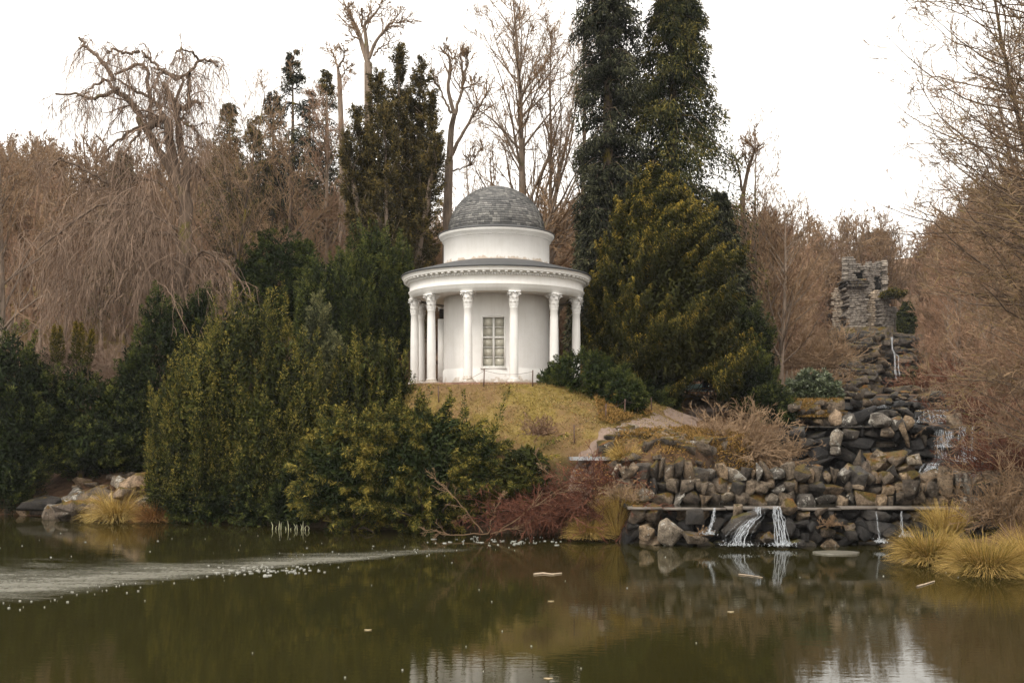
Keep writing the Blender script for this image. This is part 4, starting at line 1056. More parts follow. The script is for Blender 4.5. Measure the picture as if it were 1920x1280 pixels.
for i, (px, Y, where) in enumerate(spots):
    b_ = place(px, Y, -.1); k = i % 4
    if k == i:
        tk, tw = protos[k]; r = tree_thing('bare_tree', 'leafless brown tree ' + where, 'tree', b_, tk, tw, BARKG, TWIG if k % 2 else TWIGR, GRP); made.append(r)
    else:
        r = copy_tree(made[k]); r.location = tuple(b_); r['label'] = 'leafless brown tree ' + where
    s_ = random.uniform(.7, 1.0) * (.8 if 850 < px < 1100 else 1)
    if px > 1380: s_ *= .82
    r.scale = (s_, s_, s_); r.rotation_euler = (0, 0, random.uniform(0, 6.28))

def hero(label, px, Y, py_top, seed, mat=BARKG, tm=TWIG, name='bare_tree', **kw):
    h = top_h(px, py_top, Y); tk, tw = bare_tree_mesh(h, seed, **kw)
    return tree_thing(name, label, 'tree', place(px, Y), tk, tw, mat, tm)
hero('tall leafless tree with straight trunk and fine crown rising behind the dome', 985, 78, 5, 501, n1=52, per=(8, 6, 4), trunk_r=.44, crown_from=.22, up=.10, ang=(.5, .95), lr1=(.26, .46), twig_r=.016)
hero('thin leafless tree with many upright stems right of the dome', 1040, 80, 60, 502, n1=24, per=(6, 5, 4), trunk_r=.24, crown_from=.3, up=.16, ang=(.25, .55), fork=4, twig_r=.014, lr1=(.18, .3))
hero('slender leafless tree left of the dark spruce trunks', 1083, 83, 70, 503, n1=26, per=(6, 5, 4), trunk_r=.28, crown_from=.35, up=.15, ang=(.3, .6), twig_r=.014, lr1=(.15, .28))
hero('small leafless tree just above the left of the dome', 888, 92, 250, 504, n1=22, per=(6, 5, 4), trunk_r=.16, crown_from=.3, up=.1)
hero('small leafless tree directly above the dome', 925, 95, 265, 505, n1=22, per=(6, 5, 4), trunk_r=.15, crown_from=.3, up=.1)
hero('leafless tree with fine upright twigs right of the golden yew', 1420, 72, 285, 506, n1=40, per=(7, 6, 4), trunk_r=.2, crown_from=.15, up=.12, lr1=(.25, .45), twig_r=.013)
hero('leafless spreading tree on the slope right of the golden yew', 1465, 70, 380, 507, n1=40, per=(7, 6, 4), trunk_r=.2, crown_from=.1, up=.08, lr1=(.3, .55), twig_r=.013)
hero('dark thin leafless tree beside the weeping tree', 440, 66, 130, 508, mat=BARKD, n1=26, per=(6, 6, 4), trunk_r=.15, crown_from=.2, up=.12, twig_r=.012)
hero('leafless tree in front of the spruces in the left wood', 535, 76, 250, 509, mat=BARK, n1=36, per=(7, 6, 4), trunk_r=.34, crown_from=.12, up=.06, lr1=(.25, .4))
hero('leafless tree at the left edge with a fine rounded crown', 5, 70, 235, 510, n1=36, per=(7, 7, 4), trunk_r=.25, crown_from=.2, up=.05, lr1=(.3, .5))
hero('dense leafless brown tree behind the olive conifer', 615, 80, 170, 511, tm=TWIGR, n1=46, per=(8, 6, 4), trunk_r=.3, crown_from=.1, up=.08, lr1=(.2, .32))
hero('dense leafless tree with low branches left of the ruin', 1440, 74, 420, 512, tm=TWIGR, n1=40, per=(8, 6, 4), trunk_r=.2, crown_from=.05, up=.05, lr1=(.28, .48))

# pruned old trees drawn limb by limb
def limb_tree(name, label, Y, limbs, seed, mat=BARKG, tm=TWIG, twigs=(12, 6, 4), twig_r=.024, root=None, depth=2.0, lr=(.35, .85), up=.12, leafy=None):
    """limbs: [(r0, r1, [(px, py), ...])] in metres and photo pixels at distance Y; every limb gets its own depth"""
    global rng
    keep = rng; rng = np.random.default_rng(seed)
    tk = MB(); tw = MB(); allP = []; allR = []
    base = PX(*limbs[0][2][0], Y) if root is None else root
    for i, (r0, r1, pl) in enumerate(limbs):
        P = np.array([PX(a, c, Y) for a, c in pl]); dl = rng.uniform(-1, 1) * depth if i else 0
        s0 = np.linspace(0, 1, len(P)); P[:, 1] += dl * s0 ** 1.2
        f = 1 + dl * s0 ** 1.2 / Y; P[:, 0] *= f; P[:, 2] = CZ + (P[:, 2] - CZ) * f
        s = np.linspace(0, len(P) - 1, 14); Q = np.stack([np.interp(s, range(len(P)), P[:, q]) for q in range(3)], 1)
        Q[1:-1] = (Q[:-2] + 2 * Q[1:-1] + Q[2:]) / 4; Q += .04 * rnd(14, 3) * (r0 < .2)
        rr3 = np.linspace(r0, r1, 14) * (.78 if i else .9); V, F, T = tubes(Q[None] - base, rr3[None], 9, .2); tk.add(V, F, T); allP.append(Q); allR.append(rr3)
    A = np.array(allP) - base; RA = np.array(allR)
    keepi = [i for i in range(len(A)) if RA[i, -1] < .16]; A, RA = A[keepi], RA[keepi]
    B, RB = sprout(A, RA, twigs[0], .3, 1, (.4, 1.0), lr, 6, .2, up, .4, .3); RB = np.clip(RB, twig_r, .05); V, F, T = tubes(B, RB, 4, .4); tw.add(V, F, T)
    C, RC = sprout(B, RB, twigs[1], .2, 1, (.4, .9), (.4, .7), 5, .2, up, .6, .4); RC = np.maximum(RC, twig_r * .8); tw.add(*ribbons(C, RC, .5))
    D, RD = sprout(C, RC, twigs[2], .2, 1, (.4, .9), (.4, .8), 2, .2, up, .6, .5); RD = np.maximum(RD, twig_r * .6); tw.add(*spikes(D, RD, .7))
    rng = keep
    return tree_thing(name, label, 'tree', base, tk, tw, mat, tm)
limb_tree('pruned_tree', 'old leafless tree with forked bare limbs left of the dome', 76, [
    (.42, .34, [(838, 640), (838, 430), (842, 300)]), (.33, .22, [(842, 310), (846, 240), (852, 215)]), (.2, .07, [(852, 215), (838, 165), (846, 130), (842, 105), (832, 98)]), (.17, .06, [(852, 215), (866, 175), (868, 130), (862, 105)]), (.15, .05, [(866, 160), (878, 120), (874, 100)]),
    (.13, .04, [(846, 215), (826, 170), (808, 135)]), (.19, .05, [(848, 290), (872, 240), (902, 195), (915, 170)]), (.1, .04, [(868, 165), (885, 160), (896, 158)]), (.09, .03, [(850, 320), (880, 310), (900, 280)])], 601, up=.15)
limb_tree('pruned_tree', 'tall old leafless tree with twisted top above the olive conifer', 84, [
    (.5, .36, [(700, 560), (692, 300), (690, 118)]), (.3, .13, [(690, 118), (680, 88), (672, 58), (662, 40), (652, 12)]), (.13, .05, [(662, 40), (655, 30), (650, 15), (660, 8)]), (.24, .09, [(690, 112), (686, 70), (682, 45), (700, 30), (713, 12)]), (.2, .06, [(692, 110), (703, 80), (718, 60), (735, 48), (755, 52)]),
    (.13, .04, [(718, 62), (730, 45), (745, 42), (772, 36)]), (.12, .04, [(676, 74), (662, 70), (652, 52)]), (.12, .05, [(678, 50), (680, 35), (679, 22)]), (.12, .04, [(700, 105), (715, 88), (735, 76)])], 602, up=.1, lr=(.35, .85), twigs=(12, 6, 4))
limb_tree('pruned_tree', 'shorter old leafless tree with a few stub limbs above the left wood', 88, [
    (.36, .22, [(640, 560), (642, 300), (636, 140)]), (.18, .06, [(636, 140), (630, 115), (620, 90)]), (.15, .05, [(634, 125), (645, 110), (646, 92)]), (.12, .04, [(637, 150), (648, 132), (656, 122)])], 603)
limb_tree('pruned_tree', 'broken bare tree trunk standing right of the dark spruces', 74, [
    (.3, .22, [(1398, 640), (1396, 450), (1392, 370)]), (.2, .1, [(1392, 372), (1402, 320), (1414, 285), (1416, 278)]), (.08, .03, [(1416, 282), (1406, 270), (1403, 258)]), (.13, .06, [(1393, 360), (1386, 320), (1376, 288)])], 604, up=.15)

# weeping tree
def weeping():
    global rng
    keep = rng; rng = np.random.default_rng(77)
    Y = 62.0; base = place(345, Y)
    L_ = [(.50, .36, [(335, 600), (345, 470), (350, 400), (338, 330)]), (.34, .2, [(338, 350), (318, 280), (315, 225), (298, 222), (278, 240)]), (.24, .15, [(325, 330), (296, 275), (268, 240), (262, 215), (240, 185), (215, 170)]),
          (.28, .18, [(345, 380), (352, 310), (338, 280), (332, 220), (330, 195)]), (.18, .12, [(330, 200), (318, 175), (305, 155)]), (.16, .1, [(330, 200), (352, 202), (362, 192), (378, 196)]), (.12, .07, [(354, 200), (353, 150), (356, 138)]),
          (.13, .06, [(312, 228), (295, 195), (270, 178), (240, 160), (222, 150)]), (.13, .06, [(222, 165), (190, 182), (170, 186), (150, 178), (104, 176)]), (.14, .08, [(280, 235), (282, 180), (276, 130), (262, 118), (215, 140)]),
          (.14, .07, [(212, 150), (190, 115), (165, 92), (148, 70)]), (.12, .06, [(330, 150), (300, 128), (280, 112), (266, 95)]), (.1, .05, [(262, 96), (235, 100), (212, 92), (200, 100)]), (.1, .06, [(330, 150), (355, 138), (372, 115), (392, 112), (408, 125)]),
          (.08, .04, [(372, 115), (362, 100), (340, 92), (328, 100)]), (.1, .05, [(215, 170), (200, 150), (170, 165), (158, 185)]), (.1, .05, [(270, 235), (240, 250), (210, 270), (195, 300)]), (.12, .06, [(345, 300), (370, 310), (385, 340)]),
          (.12, .06, [(205, 345), (170, 325), (112, 296), (96, 310)]), (.13, .08, [(330, 440), (280, 437), (210, 420), (158, 415)]), (.09, .05, [(265, 245), (240, 275), (225, 310)]), (.1, .05, [(330, 190), (345, 150), (320, 140), (290, 135)]), (.09, .05, [(345, 230), (365, 240), (380, 275)]),
          (.10, .05, [(338, 500), (380, 470), (430, 500), (470, 560)]), (.10, .05, [(335, 520), (300, 490), (260, 520)]), (.1, .05, [(330, 430), (250, 380), (190, 380), (120, 430), (70, 470)]), (.1, .05, [(330, 380), (300, 340), (230, 330), (170, 360)])]
    tk = MB(); tw = MB(); AP = []; AR = []
    for i, (r0, r1, pl) in enumerate(L_):
        P = np.array([PX(a, c, Y) for a, c in pl]); s0 = np.linspace(0, 1, len(P)); dl = rng.uniform(-2.6, 2.6) if i > 0 else 0
        if r0 >= .24: dl *= .3
        f = 1 + dl * s0 / Y; P = np.stack([P[:, 0] * f, P[:, 1] * f, CZ + (P[:, 2] - CZ) * f], 1)
        s = np.linspace(0, len(P) - 1, 16); Q = np.stack([np.interp(s, range(len(P)), P[:, q]) for q in range(3)], 1); Q[1:-1] = (Q[:-2] + 2 * Q[1:-1] + Q[2:]) / 4; Q[1:-1] += .05 * rnd(14, 3)
        rr3 = np.linspace(r0, r1, 16); V, F, T = tubes(Q[None] - base, rr3[None], 8, .2); tk.add(V, F, T); AP.append(Q); AR.append(rr3)
    V, F = MB().add(*tubes(np.array([[PX(335, 600, Y) - base, [0, 0, -.5]]]), np.array([[.5, .6]]), 9)[:2]).get(); tk.add(V, F[0], .2)
    A = np.array(AP) - base; RA = np.array(AR)
    # arching side branches then hanging strands
    B, RB = sprout(A[1:], RA[1:], 9, .15, 1, (.6, 1.2), (.2, .5), 8, .22, -.13, .35, .35, taper_len=.2); RB = np.clip(RB, .02, .06); V, F, T = tubes(B, RB, 4, .35); tw.add(V, F, T)
    B2, RB2 = sprout(B, RB, 3, .3, 1, (.4, .9), (.5, .9), 6, .25, -.3, .6, .5); RB2 = np.clip(RB2, .013, .03); tw.add(*ribbons(B2, RB2, .45))
    def hang(src, n, lo, hi, r_, wig=.10, low=False):
        M = len(src); ix = rng.integers(0, M, n); k = rng.integers(2, src.shape[1], n); p0 = src[ix, k]
        ln = rng.uniform(lo, hi, n) * np.clip(rng.random(n) * 1.6, .3, 1)
        C = walk(p0, np.stack([.5 * rng.normal(size=n), .5 * rng.normal(size=n), -.5 * np.ones(n)], 1), ln, 9, wig, -.32)
        rc = np.tile(np.linspace(1, .45, 9) * r_, (n, 1)); tw.add(*ribbons(C, rc, rng.random(n))); return C, rc
    C1, r1_ = hang(B, 900, 2.0, 6.5, .011); C2, r2_ = hang(B2, 1400, 1.0, 4.5, .009)
    D, rd = sprout(C1, r1_, 5, .1, 1, (.3, .7), (.15, .4), 4, .15, -.25, .7, .6); rd = np.maximum(rd, .008); tw.add(*ribbons(D, rd, .8))
    # long curtain lower down: arching leaders, then hanging side twigs
    n = 560
    px = np.concatenate([rng.uniform(110, 300, n // 3), rng.normal(290, 45, n // 3), rng.uniform(90, 440, n - 2 * (n // 3))]); dpt = rng.uniform(-3.6, 3.4, n)
    top = np.interp(px, [60, 110, 200, 260, 330, 400, 450], [450, 380, 330, 300, 380, 420, 500]) + rng.uniform(-5, 190, n)
    p0 = np.stack([(px - 960) / FPX * (Y + dpt), Y + dpt, CZ + (HY - top) / FPX * (Y + dpt)], 1) - base
    ln = rng.uniform(2.5, 6.5, n) * np.interp(px, [60, 110, 300, 360, 450], [.8, 1, 1, .85, .7])
    C = walk(p0, np.stack([.55 * rng.normal(size=n) - .2, .5 * rng.normal(size=n), -.5 * np.ones(n)], 1), ln, 12, .12, -.20)
    rc = np.tile(np.linspace(1, .4, 12) * .013, (n, 1)); tw.add(*ribbons(C, rc, rng.random(n)))
    E, re_ = sprout(C, rc, 6, .05, .95, (.3, .8), (.25, .6), 8, .12, -.28, .6, .5); re_ = np.clip(re_, .007, .010); tw.add(*ribbons(E, re_, rng.random(len(E))))
    D, rd = sprout(E, re_, 2, .1, .9, (.3, .8), (.25, .55), 4, .16, -.25, .8, .6); rd = np.maximum(rd, .008); tw.add(*ribbons(D, rd, rng.random(len(D))))
    rng = keep
    return tree_thing('weeping_tree', 'large leafless weeping tree with hanging pinkish twigs at the left', 'tree', base, tk, tw, BARK, TWIGW)
weeping()

# ---------------------------------------------------------------- evergreens
def crown_part(root, mbs, mat, name='crown'):
    V, F = mbs.get(); b = np.array(root.location[:]); tn = mbs.tint()
    if len(F) == 1 and F[0].shape[1] == 3 and root.name.split('.')[0] in ('golden_yew', 'yew_tree', 'round_bush', 'spruce'):
        # boughs are cut back where the path runs up to the bench
        c = V.reshape(-1, 3, 3).mean(1); u_ = c[:, 0] / c[:, 1]; jt = .0025 * rnd(len(c)) + .003 * np.sin(c[:, 2] * 3); k_ = ~((u_ > .164 + jt) & (u_ < .200 + jt) & (c[:, 1] > 53) & (c[:, 1] < 70) & (c[:, 2] < 5 + (.040 - 60 * (u_ - .181) ** 2 + jt) * c[:, 1]))
        V = V.reshape(-1, 3, 3)[k_].reshape(-1, 3); tn = tn.reshape(-1, 3)[k_].ravel(); F = [np.arange(len(V)).reshape(-1, 3)]
    return obj(name, make_mesh(name, V - b, F, mat, False, tn), root, kind='stuff')
def trunk_part(root, P, rad, mat=BARKD, k=8, name='trunk'):
    V, F, T = tubes(np.array(P)[None], np.array(rad)[None], k, .2); return part(name, V, F, mat, root, True, T)

def ell_surface(n, c, r, zmin=None, low=.0):
    """points on an ellipsoid's upper skin and their normals"""
    d = unit(rnd(n, 3)); d[:, 2] = np.where(d[:, 2] < low, -d[:, 2] * .6 + low, d[:, 2]); d = unit(d)
    P = np.asarray(c) + d * np.asarray(r); nn = unit(d / np.asarray(r)); return P, nn
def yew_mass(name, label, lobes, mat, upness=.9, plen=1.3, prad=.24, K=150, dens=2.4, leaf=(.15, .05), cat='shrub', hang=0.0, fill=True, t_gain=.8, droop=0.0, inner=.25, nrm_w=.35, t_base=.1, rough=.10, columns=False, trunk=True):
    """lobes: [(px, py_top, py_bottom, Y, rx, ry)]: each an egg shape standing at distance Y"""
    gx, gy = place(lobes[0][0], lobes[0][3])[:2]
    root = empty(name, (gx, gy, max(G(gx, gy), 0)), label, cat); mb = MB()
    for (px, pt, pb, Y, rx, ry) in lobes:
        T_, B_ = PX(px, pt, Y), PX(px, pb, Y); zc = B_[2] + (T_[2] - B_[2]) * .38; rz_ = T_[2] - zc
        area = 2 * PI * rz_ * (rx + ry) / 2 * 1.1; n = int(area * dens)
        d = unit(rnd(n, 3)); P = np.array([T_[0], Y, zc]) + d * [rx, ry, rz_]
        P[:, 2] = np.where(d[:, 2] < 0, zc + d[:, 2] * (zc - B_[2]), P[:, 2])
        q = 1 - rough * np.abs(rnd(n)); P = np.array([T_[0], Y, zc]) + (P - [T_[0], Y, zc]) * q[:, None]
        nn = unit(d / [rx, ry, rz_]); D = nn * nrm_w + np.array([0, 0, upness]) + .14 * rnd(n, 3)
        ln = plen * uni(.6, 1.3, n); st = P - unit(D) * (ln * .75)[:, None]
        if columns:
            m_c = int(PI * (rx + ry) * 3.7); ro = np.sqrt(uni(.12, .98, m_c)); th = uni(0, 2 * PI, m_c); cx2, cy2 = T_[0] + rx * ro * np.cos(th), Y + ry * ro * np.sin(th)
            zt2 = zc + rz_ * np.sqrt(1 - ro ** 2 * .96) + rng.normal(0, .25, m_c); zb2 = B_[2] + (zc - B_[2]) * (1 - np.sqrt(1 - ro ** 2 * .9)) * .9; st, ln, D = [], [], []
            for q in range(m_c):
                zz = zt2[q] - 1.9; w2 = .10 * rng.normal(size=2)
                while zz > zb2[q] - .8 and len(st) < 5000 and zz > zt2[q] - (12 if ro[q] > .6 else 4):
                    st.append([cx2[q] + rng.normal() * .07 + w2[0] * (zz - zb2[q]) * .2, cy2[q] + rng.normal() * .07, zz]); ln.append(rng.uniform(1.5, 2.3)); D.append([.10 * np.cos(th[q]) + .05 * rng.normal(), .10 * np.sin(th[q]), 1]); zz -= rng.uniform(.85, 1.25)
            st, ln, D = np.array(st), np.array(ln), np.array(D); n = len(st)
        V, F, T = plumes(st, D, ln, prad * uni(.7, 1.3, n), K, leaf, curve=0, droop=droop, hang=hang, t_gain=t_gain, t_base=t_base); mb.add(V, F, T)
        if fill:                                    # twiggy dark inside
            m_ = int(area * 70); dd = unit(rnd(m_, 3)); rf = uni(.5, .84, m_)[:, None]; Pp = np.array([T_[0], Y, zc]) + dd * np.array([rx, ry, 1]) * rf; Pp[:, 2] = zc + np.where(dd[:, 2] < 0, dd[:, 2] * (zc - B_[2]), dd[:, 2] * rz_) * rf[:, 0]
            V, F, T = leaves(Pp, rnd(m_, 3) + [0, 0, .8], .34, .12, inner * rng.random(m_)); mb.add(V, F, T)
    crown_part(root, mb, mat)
    if not trunk: return root
    px, pt, pb, Y, rx, ry = lobes[0]
    b_ = PX(px, pb, Y); g_ = G(b_[0], Y); t_ = PX(px, pt + .3 * (pb - pt), Y)
    trunk_part(root, [[b_[0], Y, min(g_, b_[2]) - .3], [b_[0] + .1, Y, (b_[2] + t_[2]) / 2], t_], [.22, .16, .06])
    return root

# big upright yews left of the middle
yew_mass('yew_tree', 'broad yew of upright plumes with golden tops left of the temple', [
    (470, 515, 980, 50.5, 2.6, 2.3), (385, 610, 985, 50, 1.9, 1.9), (330, 680, 975, 50.3, 1.3, 1.4), (540, 600, 985, 50, 2.0, 2.0), (425, 560, 900, 51.5, 1.9, 1.7), (500, 700, 990, 49, 1.8, 1.2), (300, 790, 975, 50.8, .7, .9)], YEW, plen=2.1, prad=.30, K=112, dens=1.45, columns=True, rough=.20, nrm_w=.25, leaf=(.12, .042), t_gain=1.0, t_base=.09)
yew_mass('yew_skirt', 'dark drooping yew skirt touching the water under the big upright yew', [(400, 860, 990, 49.4, 1.6, .8), (480, 850, 994, 48.8, 1.6, .8), (560, 860, 996, 48.0, 1.5, .8), (345, 880, 986, 50.0, 1.0, .8)], YEWD, upness=-.1, nrm_w=1.0, plen=.8, prad=.24, K=90, dens=3.4, cat='shrub', trunk=False)
yew_mass('yew_tree', 'grey green feathery juniper between golden yew and temple', [(598, 545, 900, 51.2, 1.0, 1.0), (628, 620, 880, 51, .9, .9)], GREYG, plen=1.5, prad=.22, K=150, dens=3.0, nrm_w=.2)
yew_mass('yew_tree', 'upright yew close to the left side of the temple', [(700, 612, 860, 51, 1.75, 1.3), (650, 640, 900, 51, 1.3, 1.2), (742, 660, 800, 51, .65, .8)], YEW, plen=1.2, prad=.22, K=105, dens=2.5, columns=True, leaf=(.15, .058), t_base=.12)
yew_mass('yew_tree', 'dark upright yew standing tall behind the left of the temple', [(705, 405, 680, 64, 2.3, 2.0), (668, 460, 690, 63, 2.0, 1.8), (620, 470, 700, 62, 2.0, 1.8), (735, 470, 690, 64, 1.3, 1.5)], YEWD, plen=1.6, prad=.30, K=150, dens=1.8, leaf=(.18, .06), t_gain=1.0, columns=True)
yew_mass('holly_tree', 'round dark green holly crown behind the golden yew', [(525, 425, 640, 66, 2.9, 2.4), (480, 470, 640, 66, 1.6, 1.6), (575, 450, 640, 66, 1.7, 1.8)], BOXL, upness=.3, nrm_w=.9, plen=.9, prad=.38, K=120, dens=1.8, leaf=(.16, .08))
yew_mass('yew_tree', 'dark yew in the shade under the weeping tree', [(300, 522, 860, 57.5, 1.6, 1.6), (355, 535, 800, 59, 1.4, 1.6), (250, 620, 880, 57, 1.1, 1.3), (385, 530, 700, 60, 1.1, 1.3)], YEWD, plen=1.2, prad=.3, K=130, dens=2.0)
yew_mass('yew_tree', 'large dark yew filling the left edge above the lake', [(15, 590, 945, 54.5, 2.4, 2.6), (68, 650, 905, 55.5, 2.0, 2.2), (-60, 600, 960, 55, 2.6, 2.6), (15, 760, 945, 53.5, 1.7, 1.6)], YEWD, plen=1.2, prad=.32, K=120, dens=1.8, t_gain=1.0, nrm_w=.6, rough=.22)
yew_mass('yew_tree', 'dark spreading yew between left edge yew and shore rocks', [(150, 668, 900, 56.5, 2.3, 2.0), (215, 700, 905, 57, 1.9, 1.8), (255, 735, 900, 56.5, 1.2, 1.4), (118, 740, 880, 56.5, 1.6, 1.6), (175, 780, 880, 55, 1.8, 1.2)], YEWD, upness=.45, nrm_w=.8, plen=1.1, prad=.31, K=120, dens=2.0, t_gain=1.0, rough=.2)
for i, (px, pt, pb) in enumerate([(102, 610, 650), (113, 612, 652), (142, 604, 645), (152, 606, 650), (165, 618, 655), (62, 574, 640), (28, 568, 640), (80, 592, 650)]):
    if i >= 5: continue
    r_ = empty('yew_sapling', place(px, 60), 'short upright golden yew shoot, %s' % ['leftmost of the pair left of the gap', 'right one of the pair left of the gap', 'first of three right of the gap', 'middle of three right of the gap', 'leaning last of three right of the gap'][i], 'shrub')
    mb = MB(); B_, T_ = PX(px, pb + 30, 56), PX(px + (8 if i == 4 else 0), pt, 56); V, F, T = plumes(B_[None], (T_ - B_)[None], np.linalg.norm(T_ - B_), .26, 1100, (.13, .045), t_gain=1.0); mb.add(V, F, T); crown_part(r_, mb, YEWG)
    trunk_part(r_, [[B_[0], B_[1], B_[2] - .8], B_], [.05, .04], k=5)

# spreading yew leaning over the lake
def spreading(name, label, c, rx, ry, rz_, n, mat, K=110, plen=1.0, prad=.22, seed=5, low=-.35, hang=.5, leaf=(.145, .052), up=.35, extra=()):
    global rng
    keep = rng; rng = np.random.default_rng(seed); c = np.array(c, float)
    root = empty(name, (c[0], c[1], max(G(c[0], c[1]), 0)), label, 'shrub'); mb = MB()
    d = unit(rnd(n, 3)); d[:, 2] = np.where(d[:, 2] < low, -d[:, 2], d[:, 2])
    nb = n // 7; d = d[:nb]; rf = uni(.80, 1.15, nb); tip = c + d * [rx, ry, rz_] * rf[:, None]; bd = unit(d * [1, 1, .55] + [0, 0, up] + .2 * rnd(nb, 3)); bl = uni(1.2, 2.4, nb)
    ix = np.repeat(np.arange(nb), 7); sN = np.tile(np.linspace(.1, 1.0, 7), nb); lat = unit(np.cross(bd, [0.01, 0, 1.0]))[ix]
    P = tip[ix] - bd[ix] * ((1 - sN) * bl[ix])[:, None] + lat * (.38 * (1.15 - sN) * rng.normal(size=len(ix)))[:, None]; D = bd[ix] + lat * (.4 * rng.normal(size=len(ix)))[:, None] + .12 * rnd(len(ix), 3); ln = plen * uni(.5, .95, len(ix)); n = len(ix)
    for (e, ed, el) in extra: P = np.concatenate([P, [e]]); D = np.concatenate([D, [ed]]); ln = np.concatenate([ln, [el]])
    V, F, T = plumes(P - unit(D) * (ln * .7)[:, None], D, ln, prad * uni(.7, 1.3, len(P)), K, leaf, droop=.12, hang=hang, prof='cone', along=.8, flat=.55, t_gain=1.05, t_base=.14); mb.add(V, F, T)
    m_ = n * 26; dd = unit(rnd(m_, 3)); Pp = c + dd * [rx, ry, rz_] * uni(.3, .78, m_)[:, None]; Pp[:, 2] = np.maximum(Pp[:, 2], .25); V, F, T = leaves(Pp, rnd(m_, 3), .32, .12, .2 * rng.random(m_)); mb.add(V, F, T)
    crown_part(root, mb, mat)
    b0 = np.array([c[0], c[1] + .6, max(G(c[0], c[1] + .6), 0) - .3]); k = 26; a = unit(rnd(k, 3)); a[:, 2] = np.abs(a[:, 2]) * .7; Bq = walk(np.repeat(b0[None], k, 0), a + [0, 0, .6], np.full(k, max(rx, rz_) * .9), 8, .12, -.03); V, F, T = tubes(Bq, np.tile(np.linspace(.09, .02, 8), (k, 1)), 5, .2); part('branches', V, F, BARKD, root, True, T, kind='stuff')
    rng = keep; return root
cj = PX(790, 870, 45.8)
ex = [(PX(945, 740, 45.5), (.35, 0, 1), 2.6), (PX(938, 770, 45.4), (.3, 0, 1), 2.0), (PX(805, 733, 45.8), (.15, 0, 1), 2.0), (PX(842, 738, 45.8), (.1, 0, 1), 1.7), (PX(870, 742, 45.8), (-.05, 0, 1), 1.6), (PX(600, 800, 45.8), (-1, 0, .35), 2.0), (PX(560, 868, 45.6), (-1, 0, .3), 2.0), (PX(1045, 815, 45.3), (1, 0, .7), 1.8), (PX(1030, 850, 45.0), (1, 0, .4), 1.5), (PX(560, 940, 45.5), (-1, 0, .3), 1.5), (PX(625, 760, 45.8), (-.8, 0, .6), 1.6)]
spreading('spreading_yew', 'wide golden green spreading yew overhanging the lake below the temple', cj, 4.2, 2.0, 2.85, 1350, JUNI, K=115, plen=1.15, prad=.23, seed=5, extra=ex, low=-.9, hang=.35)
cj = PX(650, 880, 46.2)
spreading('spreading_yew', 'left half of the golden green yew group reaching down to the water', cj, 2.5, 1.7, 2.65, 760, JUNI, K=110, plen=1.1, prad=.23, seed=6, low=-.9, hang=.35)
cj = PX(985, 880, 45.2)
spreading('spreading_yew', 'dark small spreading yew between the golden one and red stems', cj, 1.3, 1.0, 1.25, 110, YEW, K=200, plen=.9, prad=.2, seed=7, low=-.8)
# dark bush right of the temple
yew_mass('round_bush', 'dense dark green rounded bush at the right foot of the temple', [(1090, 652, 745, 51.5, 1.75, 1.5), (1150, 690, 778, 51.3, 1.55, 1.4), (1185, 712, 785, 51.2, .85, 1.0), (1045, 680, 732, 51.6, 1.0, 1.1)], BOXL, upness=.3, nrm_w=.9, plen=.45, prad=.17, K=80, dens=9, leaf=(.10, .04), rough=.05)
yew_mass('round_bush', 'second dark bush behind the dense rounded one', [(1150, 668, 760, 54.5, 1.3, 1.2), (1200, 700, 790, 56, 1.8, 1.6), (1232, 700, 795, 58, 1.5, 1.6)], YEWD, upness=.4, nrm_w=.8, plen=.7, prad=.2, K=90, dens=5)

